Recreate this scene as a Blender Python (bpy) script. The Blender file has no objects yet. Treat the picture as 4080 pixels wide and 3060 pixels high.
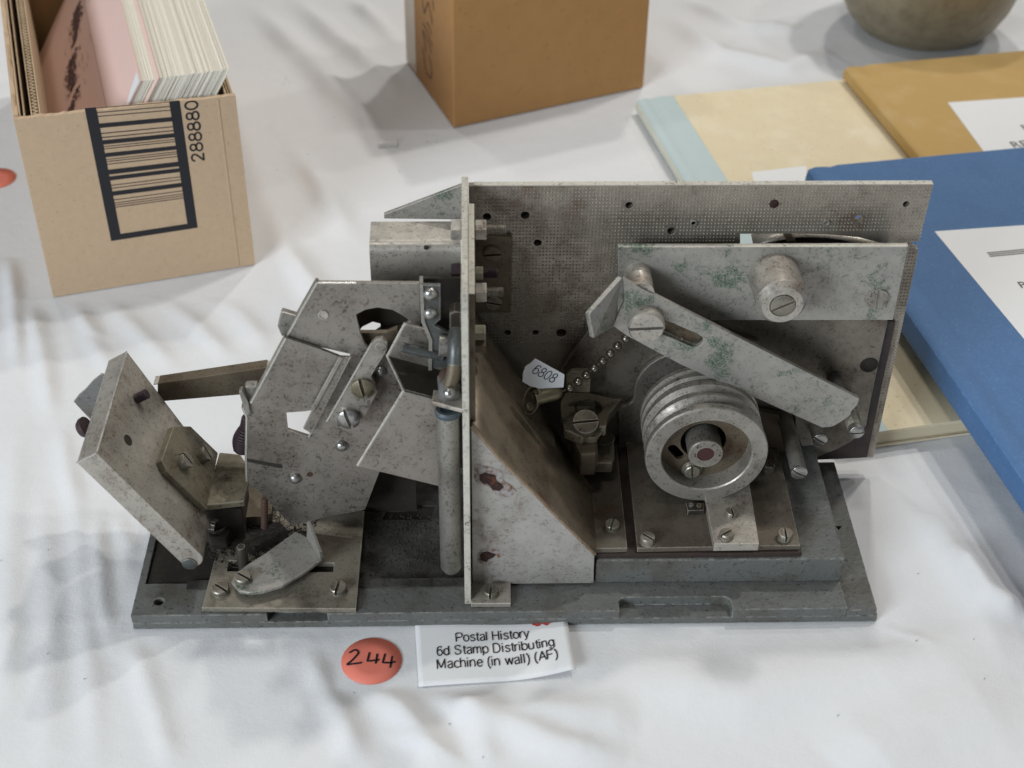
import bpy, bmesh, math, random
import numpy as np
from mathutils import Vector, Matrix
from mathutils.geometry import tessellate_polygon
random.seed(7)
RNG = np.random.default_rng(7)
S = bpy.context.scene
COL = S.collection
MM = 0.001

# ------------------------------------------------------------------ camera, world, lamps, exposure
CAM_LOC = (0.1373, -0.4037, 0.4467)
CAM_RIGHT = (0.9996520, -0.0240292, 0.0108847)
CAM_DOWN = (-0.0064774, -0.6235777, -0.7817345)
CAM_FWD = (0.0255719, 0.7813920, -0.6235164)
LENS = 51.760

cd = bpy.data.cameras.new('camera')
cam = bpy.data.objects.new('camera', cd)
COL.objects.link(cam)
R_ = Vector(CAM_RIGHT); D_ = Vector(CAM_DOWN); F_ = Vector(CAM_FWD)
cam.matrix_world = Matrix(((R_.x, -D_.x, -F_.x, CAM_LOC[0]), (R_.y, -D_.y, -F_.y, CAM_LOC[1]),
                           (R_.z, -D_.z, -F_.z, CAM_LOC[2]), (0, 0, 0, 1)))
cd.sensor_width = 36.0
cd.lens = LENS
cd.clip_start = 0.02
cd.clip_end = 50
cd.dof.use_dof = True
cd.dof.focus_distance = 0.625
cd.dof.aperture_fstop = 13.0
S.camera = cam

w = bpy.data.worlds.new('World'); S.world = w; w.use_nodes = True
bg = w.node_tree.nodes['Background']
bg.inputs[0].default_value = (0.93, 0.96, 1.0, 1)
bg.inputs[1].default_value = 0.13

def area(name, direction, dist, size, size_y, power, color, target=(0.15, 0.08, 0.03)):
    d = Vector(direction).normalized()
    ld = bpy.data.lights.new(name, 'AREA'); ld.shape = 'RECTANGLE'
    ld.size = size; ld.size_y = size_y; ld.energy = power; ld.color = color
    o = bpy.data.objects.new(name, ld); COL.objects.link(o)
    o.location = Vector(target) + d * dist
    o.rotation_euler = d.to_track_quat('Z', 'Y').to_euler()
    return o
area('hall_lamp', (0.39, 0.42, 1.0), 3.0, 0.13, 0.13, 18.5, (1.0, 0.975, 0.93))
area('hall_lamp', (0.20, 0.70, 1.0), 3.2, 0.12, 0.12, 18, (1.0, 0.975, 0.93))
area('hall_lamp', (0.62, 0.16, 1.0), 3.2, 0.20, 0.20, 9, (1.0, 0.975, 0.93))
area('hall_lamp', (-0.35, 0.62, 1.0), 3.2, 0.20, 0.20, 8, (1.0, 0.975, 0.93))
area('hall_lamp', (0.95, 0.75, 1.0), 3.6, 0.20, 0.20, 10, (1.0, 0.975, 0.93))
area('hall_lamp', (-0.15, -0.12, 1.0), 3.2, 0.30, 0.30, 9, (1.0, 0.98, 0.95))
area('window_light', (-0.75, -0.85, 0.42), 2.0, 0.9, 0.6, 36, (0.82, 0.91, 1.0))

S.view_settings.view_transform = 'Standard'
S.view_settings.look = 'None'
S.view_settings.exposure = 0.0
S.view_settings.gamma = 1.0

# ------------------------------------------------------------------ materials
def lin(h):
    h = h.lstrip('#')
    c = [int(h[i:i + 2], 16) / 255 for i in (0, 2, 4)]
    return tuple(x / 12.92 if x <= 0.04045 else ((x + 0.055) / 1.055) ** 2.4 for x in c) + (1,)

class Mat:
    def __init__(s, name, color, rough=0.5, metal=0.0):
        s.m = bpy.data.materials.new(name); s.m.use_nodes = True
        s.nt = s.m.node_tree; s.b = s.nt.nodes['Principled BSDF']
        s.b.inputs['Roughness'].default_value = rough
        s.b.inputs['Metallic'].default_value = metal
        s.b.inputs['Base Color'].default_value = color
        s.col = color; s.out = None; s.h = None
        tc = s.nt.nodes.new('ShaderNodeTexCoord'); oi = s.nt.nodes.new('ShaderNodeObjectInfo')
        mul = s.nt.nodes.new('ShaderNodeVectorMath'); mul.operation = 'SCALE'
        comb = s.nt.nodes.new('ShaderNodeCombineXYZ')
        for i in range(3): s.nt.links.new(oi.outputs['Random'], comb.inputs[i])
        s.nt.links.new(comb.outputs[0], mul.inputs[0]); mul.inputs['Scale'].default_value = 3.7
        add = s.nt.nodes.new('ShaderNodeVectorMath'); add.operation = 'ADD'
        s.nt.links.new(tc.outputs['Object'], add.inputs[0]); s.nt.links.new(mul.outputs[0], add.inputs[1])
        s.vec = add.outputs[0]
    def noise(s, scale, detail=3, rough=0.55, stretch=None):
        n = s.nt.nodes.new('ShaderNodeTexNoise')
        n.inputs['Scale'].default_value = scale; n.inputs['Detail'].default_value = detail
        n.inputs['Roughness'].default_value = rough
        v = s.vec
        if stretch:
            mp = s.nt.nodes.new('ShaderNodeVectorMath'); mp.operation = 'MULTIPLY'
            mp.inputs[1].default_value = stretch; s.nt.links.new(v, mp.inputs[0]); v = mp.outputs[0]
        s.nt.links.new(v, n.inputs['Vector'])
        return n.outputs['Fac']
    def ramp(s, fac, a, b, lo=0.0, hi=1.0):
        r = s.nt.nodes.new('ShaderNodeMapRange'); r.clamp = True
        r.inputs['From Min'].default_value = a; r.inputs['From Max'].default_value = b
        r.inputs['To Min'].default_value = lo; r.inputs['To Max'].default_value = hi
        s.nt.links.new(fac, r.inputs['Value']); return r.outputs[0]
    def mul(s, a, b):
        n = s.nt.nodes.new('ShaderNodeMath'); n.operation = 'MULTIPLY'
        s.nt.links.new(a, n.inputs[0]); s.nt.links.new(b, n.inputs[1]); return n.outputs[0]
    def layer(s, fac, color):
        n = s.nt.nodes.new('ShaderNodeMix'); n.data_type = 'RGBA'
        s.nt.links.new(fac, n.inputs['Factor'])
        if s.out is None: n.inputs['A'].default_value = s.col
        else: s.nt.links.new(s.out, n.inputs['A'])
        n.inputs['B'].default_value = color
        s.out = n.outputs['Result']; s.nt.links.new(s.out, s.b.inputs['Base Color'])
        return s
    def bump(s, fac, strength=0.2, dist=0.0003):
        n = s.nt.nodes.new('ShaderNodeBump'); n.inputs['Strength'].default_value = strength
        n.inputs['Distance'].default_value = dist
        s.nt.links.new(fac, n.inputs['Height'])
        if s.h: s.nt.links.new(s.h, n.inputs['Normal'])
        s.h = n.outputs[0]; s.nt.links.new(s.h, s.b.inputs['Normal']); return s
    def roughvar(s, fac, lo, hi):
        s.nt.links.new(s.ramp(fac, 0.3, 0.7, lo, hi), s.b.inputs['Roughness']); return s

def metal(name, base, rough=0.45, met=0.55, dirt=0.5, specks=0.6, green=0.0, rust=0.0, dirtcol='#3b3127', speckcol='#332a20', stain=0.5, edge=0.7, edgecol='#cfc9bd'):
    m = Mat(name, lin(base), rough, met)
    big = m.noise(38, 4); mid = m.noise(160, 4, 0.6); fine = m.noise(620, 5, 0.7); vf = m.noise(1500, 3, 0.6); s2 = m.noise(330, 6, 0.75)
    m.layer(m.ramp(mid, 0.35, 0.75, 0, 0.35), tuple(c * 0.72 for c in lin(base)[:3]) + (1,))
    if dirt: m.layer(m.ramp(big, 0.46, 0.72, 0, dirt), lin(dirtcol))
    if stain: m.layer(m.mul(m.ramp(s2, 0.53, 0.65, 0, stain * 0.75), m.ramp(big, 0.40, 0.60, 0.25, 1)), lin('#43382a'))
    if rust: m.layer(m.mul(m.ramp(big, 0.5, 0.66), m.ramp(mid, 0.48, 0.62, 0, rust)), lin('#6b3c1c'))
    if green:
        g1 = m.noise(85, 5, 0.7)
        m.layer(m.mul(m.ramp(g1, 0.525, 0.60), m.ramp(vf, 0.42, 0.56, 0.1 * green, green)), lin('#4c6650'))
        m.layer(m.mul(m.ramp(g1, 0.60, 0.66), m.ramp(fine, 0.48, 0.58, 0, green * 0.7)), lin('#2c4a38'))
    if specks:
        d1 = m.noise(980, 2, 0.5); d2 = m.noise(430, 3, 0.6)
        m.layer(m.mul(m.ramp(d2, 0.60, 0.68, 0, specks * 0.8), m.ramp(vf, 0.35, 0.55, 0.3, 1)), lin('#4a3d2c'))
        m.layer(m.mul(m.mul(m.ramp(d1, 0.585, 0.66, 0, specks), m.ramp(mid, 0.38, 0.58, 0.2, 1)), m.ramp(big, 0.36, 0.58, 0.3, 1)), lin(speckcol))
    if edge:  # lighter edge colour: wear that also stands for edge highlights
        bv = m.nt.nodes.new('ShaderNodeBevel'); bv.samples = 4; bv.inputs['Radius'].default_value = 0.00055
        ge = m.nt.nodes.new('ShaderNodeNewGeometry'); dp = m.nt.nodes.new('ShaderNodeVectorMath'); dp.operation = 'DOT_PRODUCT'
        m.nt.links.new(bv.outputs[0], dp.inputs[0]); m.nt.links.new(ge.outputs['Normal'], dp.inputs[1])
        m.layer(m.mul(m.ramp(dp.outputs['Value'], 0.985, 0.90, 0, edge), m.ramp(s2, 0.38, 0.55, 0.25, 1)), lin(edgecol))
    m.bump(fine, 0.25, 0.00025); m.bump(vf, 0.10, 0.0001)
    m.roughvar(mid, rough - 0.07, min(1, rough + 0.18))
    return m.m

STEEL = metal('speckled_steel', '#a09a90', 0.36, 0.55, 0.5, 0.9, stain=0.75)
STEELF = metal('frame_steel', '#908980', 0.36, 0.55, 0.5, 0.9, stain=0.75)
STEELB = metal('bright_steel', '#b4ada2', 0.32, 0.55, 0.3, 0.7, stain=0.6, rust=0.35)
GREEN = metal('verdigris_steel', '#a5a199', 0.45, 0.45, 0.18, 0.55, green=0.9)
GUSS = metal('gusset_steel', '#aca8a1', 0.40, 0.35, 0.25, 0.5, rust=0.25, stain=0.45)
GRIME = metal('grimy_steel', '#6e6352', 0.5, 0.5, 0.75, 0.8, edge=0.35, edgecol='#9a8f7c', rust=0.3)
DIMPLE = metal('embossed_steel', '#9d9487', 0.34, 0.5, 0.5, 0.5, rust=0.35)
DARK = metal('blackened_shade_steel', '#3a342c', 0.55, 0.4, 0.6, 0.6)
SOOT_SHADE = metal('soot_shade_iron', '#26221d', 0.7, 0.15, 0.6, 0.6, edge=0.0)  # near-black iron, also used for sheets that stand for dark gaps
SCREW = metal('screw_nickel', '#8b8578', 0.36, 0.65, 0.5, 0.5, rust=0.25)
DOTS = metal('worn_glint_dots', '#c9c1b2', 0.34, 0.4, 0.5, 0.5, stain=0.6)  # paler than the plate: lamp glints put into the worn tips' colour
BEAD = metal('bead_metal', '#8a8376', 0.22, 0.85, 0.3, 0.5)
RUSTHALO = Mat('rust_halo', lin('#66472f'), 0.8); RUSTHALO.layer(RUSTHALO.ramp(RUSTHALO.noise(420, 4, 0.65), 0.36, 0.56, 0, 0.95), lin('#979390')); RUSTHALO = RUSTHALO.m
PLATE = metal('stained_plate', '#827a6f', 0.42, 0.55, 0.6, 0.8, stain=0.75, rust=0.25)
WORN_HIGHLIGHT = metal('worn_highlight_edge', '#cfccc4', 0.25, 0.7, 0.15, 0.4, stain=0.2)  # for bright tubes along edges: highlights put into colour, as well as wear
OLIVE = metal('olive_grimed_steel', '#7d7562', 0.5, 0.35, 0.75, 0.9, stain=0.95)
BED = metal('bed_steel', '#6f675b', 0.45, 0.5, 0.6, 0.6, rust=0.25)  # brown tone holds dirt and part of the bed's shade
RIVET = metal('rivet_metal', '#a8a6a2', 0.24, 0.85, 0.2, 0.3)
BRASS = metal('old_brass', '#827a62', 0.42, 0.6, 0.5, 0.6)
NUTY = metal('yellow_brass', '#8f8b76', 0.45, 0.5, 0.4, 0.4)
RUSTY = metal('rusty_iron', '#4a342c', 0.7, 0.3, 0.5, 0.7, edge=0.0, rust=0.6)
PURPLE = metal('browned_thread', '#3f3036', 0.55, 0.4, 0.4, 0.4, edge=0.0)
GALV = metal('galvanised_steel', '#96938b', 0.36, 0.6, 0.45, 0.75)
BLUEM = metal('blued_zinc', '#706f6c', 0.45, 0.3, 0.6, 0.8, rust=0.2, stain=0.7)
PIVOT = metal('pivot_steel', '#565957', 0.4, 0.5, 0.3, 0.7)
EDGE = metal('pale_edge', '#c9c4b6', 0.40, 0.25, 0.25, 0.8)  # paler metal for the divider and for strips along edges
RUSTSPOT = Mat('rust_scab', lin('#2b1713'), 0.85); RUSTSPOT.layer(RUSTSPOT.ramp(RUSTSPOT.noise(500, 4), 0.54, 0.72, 0, 0.7), lin('#6d3a1a')); RUSTSPOT.bump(RUSTSPOT.noise(900, 3), 0.6, 0.0006); RUSTSPOT = RUSTSPOT.m
REDPIN = metal('red_oxide', '#472624', 0.6, 0.2, 0.4, 0.5, edge=0.0)
PAX = metal('brown_laminate', '#2f2322', 0.45, 0.0, 0.3, 0.3, edge=0.0)
PAXR = metal('red_brown_laminate', '#30221e', 0.5, 0.0, 0.5, 0.5, edge=0.0)

def plain(name, base, rough=0.6, var=0.2, bump=0.15, scale=300, fleck=None, fleckamt=0.5, stretch=None):
    m = Mat(name, lin(base), rough)
    n = m.noise(scale, 4, 0.6, stretch)
    m.layer(m.ramp(n, 0.3, 0.75, 0, var), tuple(c * 0.6 for c in lin(base)[:3]) + (1,))
    if fleck: m.layer(m.ramp(m.noise(scale * 3.1, 2), 0.64, 0.72, 0, fleckamt), lin(fleck))
    m.bump(m.noise(scale * 4, 3), bump, 0.0003)
    return m
def book_wear(m, col):
    bv = m.nt.nodes.new('ShaderNodeBevel'); bv.samples = 4; bv.inputs['Radius'].default_value = 0.0012
    ge = m.nt.nodes.new('ShaderNodeNewGeometry'); dp = m.nt.nodes.new('ShaderNodeVectorMath'); dp.operation = 'DOT_PRODUCT'
    m.nt.links.new(bv.outputs[0], dp.inputs[0]); m.nt.links.new(ge.outputs['Normal'], dp.inputs[1])
    m.layer(m.mul(m.ramp(dp.outputs['Value'], 0.985, 0.90, 0, 0.7), m.ramp(m.noise(120, 4, 0.6), 0.42, 0.58, 0.1, 1)), lin(col))
c_ = plain('grey_casting_paint', '#636460', 0.5, 0.3, 0.3, 140, '#5d6364', 0.3)
c_.layer(c_.ramp(c_.noise(45, 5, 0.65), 0.50, 0.68, 0, 0.75), lin('#4a443a'))
c_.layer(c_.ramp(c_.noise(700, 3, 0.6), 0.60, 0.67, 0, 0.7), lin('#26231f'))
c_.bump(c_.noise(420, 4, 0.6), 0.45, 0.0007)
bv = c_.nt.nodes.new('ShaderNodeBevel'); bv.samples = 4; bv.inputs['Radius'].default_value = 0.0009
ge = c_.nt.nodes.new('ShaderNodeNewGeometry'); dp = c_.nt.nodes.new('ShaderNodeVectorMath'); dp.operation = 'DOT_PRODUCT'
c_.nt.links.new(bv.outputs[0], dp.inputs[0]); c_.nt.links.new(ge.outputs['Normal'], dp.inputs[1])
ed_ = c_.ramp(dp.outputs['Value'], 0.985, 0.90, 0, 1)
c_.layer(c_.mul(ed_, c_.ramp(c_.noise(260, 4, 0.65), 0.46, 0.54, 0, 0.75)), lin('#a2a39c'))
c_.layer(c_.mul(ed_, c_.ramp(c_.noise(190, 4, 0.65), 0.54, 0.60, 0, 0.85)), lin('#3a342a'))
CAST = c_.m
c_ = plain('dirty_casting', '#45433e', 0.88, 0.4, 0.5, 140, '#15120f', 0.8)
c_.layer(c_.ramp(c_.noise(60, 5, 0.65), 0.42, 0.62, 0, 0.9), lin('#231f1a'))
c_.bump(c_.noise(350, 4, 0.6), 0.6, 0.0012)
CASTD = c_.m
c_ = plain('white_cotton', '#d8d8d8', 0.9, 0.05, 0.1, 200)
c_.bump(c_.noise(1500, 2, 0.5), 0.25, 0.0004); c_.bump(c_.noise(55, 4, 0.55), 0.25, 0.0025)
CLOTH = c_.m
CARD = plain('tan_corrugated', '#c1a688', 0.85, 0.18, 0.15, 260, '#8d7350', 0.45)
CARD.bump(CARD.noise(70, 3), 0.12, 0.001); CARD.bump(CARD.noise(22, 3), 0.25, 0.003); CARD = CARD.m
CARDD = plain('inner_board', '#a3835a', 0.9, 0.25, 0.1, 200).m
CARDE = plain('torn_board_edge', '#c0a888', 0.95, 0.35, 0.5, 500).m
BROWN = plain('brown_kraft', '#ab7f4c', 0.72, 0.25, 0.1, 90, '#86592f', 0.35).m
TAPE = plain('packing_tape', '#c3b6a4', 0.35, 0.2, 0.1, 120).m
PAPER = plain('white_paper', '#e2e2e1', 0.75, 0.04, 0.05, 200).m
PAPERB = plain('tag_paper', '#d8dadd', 0.6, 0.06, 0.05, 300, '#b2b2b2', 0.2).m
CREAM = plain('cream_card', '#e6e0d2', 0.8, 0.1, 0.05, 300).m
CREAM2 = plain('grey_cream_card', '#dfd7c8', 0.8, 0.1, 0.05, 300).m
PINK = plain('pink_card', '#e3c3b8', 0.75, 0.05, 0.05, 200).m
STICK = plain('coral_sticker', '#e27c68', 0.55, 0.06, 0.03, 150).m
INK = Mat('black_ink', lin('#15151c'), 0.5).m
INKP = plain('print_black', '#1c1b20', 0.7, 0.2, 0.05, 500).m
INKG = Mat('grey_print', lin('#55554f'), 0.7).m
PENCIL = Mat('pencil_mark', lin('#5a4330'), 0.7).m
SKETCH = Mat('engraving_ink', lin('#6a5252'), 0.8).m
REDINK = Mat('red_ink', lin('#b8433c'), 0.6).m
c_ = plain('beige_boards', '#dccdab', 0.7, 0.12, 0.05, 120, '#b99a62', 0.5)
c_.layer(c_.ramp(c_.noise(40, 5, 0.65), 0.5, 0.68, 0, 0.3), lin('#efe6d0'))
book_wear(c_, '#efe6d0')
BEIGE = c_.m
PALEB = plain('pale_blue_cloth', '#b9c8c7', 0.75, 0.08, 0.2, 200).m
c_ = plain('ochre_cloth', '#b9975a', 0.75, 0.12, 0.3, 160)
c_.layer(c_.ramp(c_.noise(40, 5, 0.65), 0.5, 0.68, 0, 0.3), lin('#cdb283'))
book_wear(c_, '#cdb283')
OCHRE = c_.m
c_ = plain('blue_cloth', '#4a6f9b', 0.72, 0.25, 0.5, 420)
c_.layer(c_.ramp(c_.noise(55, 5, 0.65), 0.42, 0.66, 0, 0.35), lin('#3d5f88'))
c_.layer(c_.ramp(c_.noise(800, 3, 0.6), 0.58, 0.7, 0, 0.35), lin('#6f90b2'))
book_wear(c_, '#8aa3bd')
BLUE = c_.m
PAGES = plain('page_edges', '#d9ccae', 0.85, 0.25, 0.3, 260, stretch=(0.05, 0.05, 6)).m
PLAST = plain('white_plastic', '#dcdad6', 0.4, 0.05, 0.05, 200).m
c_ = plain('bronze_pot', '#968c75', 0.42, 0.3, 0.3, 60, '#5e5340', 0.25)
c_.b.inputs['Metallic'].default_value = 0.4
c_.layer(c_.ramp(c_.noise(90, 5, 0.7), 0.42, 0.66, 0, 0.4), lin('#5d523f'))
POTM = c_.m

# ------------------------------------------------------------------ mesh helpers (millimetres in, metres out)
class G:                                    # a bag of geometry
    def __init__(s): s.v = []; s.f = []
    def add(s, v, f):
        n = len(s.v); s.v += [tuple(p) for p in v]; s.f += [tuple(i + n for i in q) for q in f]; return s

def wloc(o):
    l = Vector((0, 0, 0))
    while o: l += o.location; o = o.parent
    return l

def obj(name, g, mat, parent=None, bevel=0.0, smooth=0, solid=0.0, label=None):
    v = np.array(g.v, float)
    c = (v.min(0) + v.max(0)) / 2
    me = bpy.data.meshes.new(name)
    me.from_pydata([tuple(p) for p in (v - c) * MM], [], g.f)
    bm = bmesh.new(); bm.from_mesh(me)
    bmesh.ops.recalc_face_normals(bm, faces=bm.faces); bm.to_mesh(me); bm.free()
    me.materials.append(mat)
    if smooth:
        me.shade_smooth(); me.set_sharp_from_angle(angle=math.radians(smooth))
    o = bpy.data.objects.new(name, me); COL.objects.link(o)
    wl = Vector(c * MM)
    if parent: o.parent = parent; wl = wl - wloc(parent)
    o.location = wl
    if solid:
        mo = o.modifiers.new('thickness', 'SOLIDIFY'); mo.thickness = solid * MM; mo.offset = 0
    if bevel:
        mo = o.modifiers.new('edge', 'BEVEL'); mo.width = bevel * MM; mo.segments = 2
        mo.limit_method = 'ANGLE'; mo.angle_limit = math.radians(40)
    if label: o['label'] = label
    return o

def thing(name, loc, label, cat, group=None):
    o = bpy.data.objects.new(name, None); COL.objects.link(o); o.empty_display_size = 0.02
    o.location = Vector(loc) * MM; o['label'] = label; o['category'] = cat
    if group: o['group'] = group
    return o
def tag(o, label, cat, group=None):
    o['label'] = label; o['category'] = cat
    if group: o['group'] = group
    return o

def ext(outline, fr, t, holes=(), g=None, bottom=True):
    """outline in 2-D on a frame ('Y',c)/('Z',c)/('X',c)/(O,u,v,n); extruded t along n (Y: backwards, Z: down, X: right)"""
    g = g or G()
    if fr[0] == 'Y': O, u, v, n = (0, fr[1], 0), (1, 0, 0), (0, 0, 1), (0, 1, 0)
    elif fr[0] == 'Z': O, u, v, n = (0, 0, fr[1]), (1, 0, 0), (0, 1, 0), (0, 0, -1)
    elif fr[0] == 'X': O, u, v, n = (fr[1], 0, 0), (0, 1, 0), (0, 0, 1), (1, 0, 0)
    else: O, u, v, n = fr
    O, u, v, n = map(Vector, (O, u, v, n))
    loops = [list(outline)] + [list(h) for h in holes]
    flat = [p for l in loops for p in l]
    N = len(flat)
    A = [O + u * p[0] + v * p[1] for p in flat]; B = [p + n * t for p in A]
    tris = tessellate_polygon([[Vector((p[0], p[1], 0)) for p in l] for l in loops])
    f = [tuple(q) for q in tris]
    if bottom: f += [tuple(i + N for i in reversed(q)) for q in tris]
    k = 0
    for l in loops:
        m = len(l)
        for i in range(m):
            a, b = k + i, k + (i + 1) % m
            f.append((a, b, b + N, a + N))
        k += m
    return g.add(A + B, f)

def circ(cx, cy, r, n=12, a0=0.0, ry=None):
    ry = ry or r
    return [(cx + r * math.cos(a0 + 2 * math.pi * i / n), cy + ry * math.sin(a0 + 2 * math.pi * i / n)) for i in range(n)]

def box(a, b, g=None):
    g = g or G()
    (x0, y0, z0), (x1, y1, z1) = a, b
    v = [(x, y, z) for z in (z0, z1) for y in (y0, y1) for x in (x0, x1)]
    return g.add(v, [(0, 2, 3, 1), (4, 5, 7, 6), (0, 1, 5, 4), (2, 6, 7, 3), (0, 4, 6, 2), (1, 3, 7, 5)])

def basis(n, ref=None):
    n = Vector(n).normalized()
    r = Vector(ref) if ref else (Vector((0, 0, 1)) if abs(n.z) < 0.9 else Vector((1, 0, 0)))
    u = (r - n * r.dot(n)).normalized()
    return u, n.cross(u), n

def lathe(o, axis, prof, seg=24, g=None, caps=(True, True)):
    """prof: list of (radius, distance along axis)"""
    g = g or G(); u, w_, n = basis(axis); o = Vector(o)
    v = []
    for r, h in prof:
        for i in range(seg):
            a = 2 * math.pi * i / seg
            v.append(o + n * h + (u * math.cos(a) + w_ * math.sin(a)) * r)
    f = []
    for k in range(len(prof) - 1):
        for i in range(seg):
            j = (i + 1) % seg
            f.append((k * seg + i, k * seg + j, (k + 1) * seg + j, (k + 1) * seg + i))
    if caps[0]: f.append(tuple(reversed(range(seg))))
    if caps[1]: f.append(tuple(range((len(prof) - 1) * seg, len(prof) * seg)))
    return g.add(v, f)

def tube(pts, r, seg=10, g=None, caps=True):
    g = g or G(); pts = [Vector(p) for p in pts]; R = r if isinstance(r, (list, tuple)) else [r] * len(pts)
    v = []; u = None
    for i, p in enumerate(pts):
        t = (pts[min(i + 1, len(pts) - 1)] - pts[max(i - 1, 0)]).normalized()
        if u is None: u = basis(t)[0]
        u = (u - t * u.dot(t)).normalized(); w_ = t.cross(u)
        for k in range(seg):
            a = 2 * math.pi * k / seg
            v.append(p + (u * math.cos(a) + w_ * math.sin(a)) * R[i])
    f = [(i * seg + k, i * seg + (k + 1) % seg, (i + 1) * seg + (k + 1) % seg, (i + 1) * seg + k)
         for i in range(len(pts) - 1) for k in range(seg)]
    if caps: f += [tuple(reversed(range(seg))), tuple(range((len(pts) - 1) * seg, len(pts) * seg))]
    return g.add(v, f)

def ball(c, r, g=None, seg=12, rings=7):
    prof = [(max(0.001, r * math.sin(math.pi * i / rings)), -r * math.cos(math.pi * i / rings)) for i in range(rings + 1)]
    return lathe(c, (0, 0, 1), prof, seg, g)

def slot_head(o, axis, r, h, ang=0.0, sw=None, dome=0.0, ref=None, g=None):
    """a slotted cheese head: lower disc, two halves above it with the slot between"""
    g = g or G(); u0, w0, n = basis(axis, ref); o = Vector(o)
    u = u0 * math.cos(ang) + w0 * math.sin(ang); w_ = n.cross(u)
    sw = sw or r * 0.15
    hl = h * 0.22
    lathe(o, n, [(r, 0), (r, hl)], 24, g)
    for s in (1, -1):
        rings = []
        for rr, hh in ((r, hl), (r, h * 0.84), (r * 0.9, h), (r * 0.5, h + dome * 0.8)):
            a0 = math.asin(min(0.95, sw / rr)); K = 12
            rings.append([o + n * hh + u * (rr * math.cos(a0 + (math.pi - 2 * a0) * i / K)) + w_ * (s * rr * math.sin(a0 + (math.pi - 2 * a0) * i / K)) for i in range(K + 1)])
        v = [p for q in rings for p in q]; L = len(rings[0]); f = []
        for k in range(len(rings) - 1):
            for i in range(L): f.append((k * L + i, k * L + (i + 1) % L, (k + 1) * L + (i + 1) % L, (k + 1) * L + i))
        f.append(tuple(range((len(rings) - 1) * L, len(rings) * L)))
        g.add(v, f)
    return g

def screw(parent, o, axis, r=3.0, h=2.4, ang=0.0, mat=None, dome=0.0, washer=0, name='screw', sw=None):
    o = Vector(o); n = Vector(axis).normalized()
    g = G()
    if washer: lathe(o, n, [(washer, 0), (washer, 0.7)], 20, g); o = o + n * 0.7
    slot_head(o, n, r, h, ang, sw, dome, None, g)
    return obj(name, g, mat or SCREW, parent, smooth=35)

def rivet(parent, o, axis, r=2.0, mat=None):
    prof = [(r, 0), (r * 0.97, r * 0.25), (r * 0.8, r * 0.55), (r * 0.5, r * 0.78), (r * 0.05, r * 0.85)]
    return obj('rivet', lathe(o, axis, prof, 16), mat or RIVET, parent, smooth=60)

def nut(parent, o, axis, af, h, mat=None, name='nut'):
    g = lathe(o, axis, [(af * 0.52, 0), (af * 0.577, 0.3), (af * 0.577, h - 0.3), (af * 0.52, h)], 6)
    return obj(name, g, mat or STEELB, parent, bevel=0.1)

def stud(parent, o, axis, r, L, mat=None, pitch=0.7, name='threaded_stud'):
    prof = [(r * 0.8, 0)]; k = 0.0
    while k < L - pitch * 0.6:
        prof += [(r * 0.84, k + 0.05), (r, k + pitch * 0.5)]; k += pitch
    prof.append((r * 0.7, L))
    return obj(name, lathe(o, axis, prof, 16), mat or SCREW, parent)

def ribbon(pts, n, wd, g=None, lift=0.12):
    g = g or G(); n = Vector(n).normalized(); pts = [Vector(p) + n * lift for p in pts]
    v = []
    for i, p in enumerate(pts):
        t = (pts[min(i + 1, len(pts) - 1)] - pts[max(i - 1, 0)]).normalized()
        s = n.cross(t) * wd / 2
        v += [p + s, p - s]
    return g.add(v, [(2 * i, 2 * i + 1, 2 * i + 3, 2 * i + 2) for i in range(len(pts) - 1)])

def smooth_pts(P, k=5):
    P = [Vector(p) for p in P]; out = []
    for i in range(len(P) - 1):
        p0, p1, p2, p3 = P[max(i - 1, 0)], P[i], P[i + 1], P[min(i + 2, len(P) - 1)]
        for j in range(k):
            t = j / k
            out.append(0.5 * ((2 * p1) + (p2 - p0) * t + (2 * p0 - 5 * p1 + 4 * p2 - p3) * t * t + (3 * p1 - p0 - 3 * p2 + p3) * t ** 3))
    out.append(P[-1]); return out

def glyphs(text):
    """flat letter faces from Blender's built-in font, in font units"""
    cu = bpy.data.curves.new('letters', 'FONT'); cu.body = text; cu.resolution_u = 3
    o = bpy.data.objects.new('letters', cu); COL.objects.link(o)
    bpy.context.view_layer.update()
    me = bpy.data.meshes.new_from_object(o.evaluated_get(bpy.context.evaluated_depsgraph_get()))
    v = [(p.co.x, p.co.y) for p in me.vertices]; f = [tuple(q.vertices) for q in me.polygons]
    bpy.data.objects.remove(o); bpy.data.curves.remove(cu); bpy.data.meshes.remove(me)
    x0 = min(p[0] for p in v); x1 = max(p[0] for p in v)
    return [((p[0] - x0) / (x1 - x0), p[1] / (x1 - x0)) for p in v], f

def text_on(text, fn, width, g=None, tall=1.0):
    """fn(u, v) -> 3-D point; u, v in mm from the left end of the baseline"""
    g = g or G(); v, f = glyphs(text)
    return g.add([fn(p[0] * width, p[1] * width * tall) for p in v], f)

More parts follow.
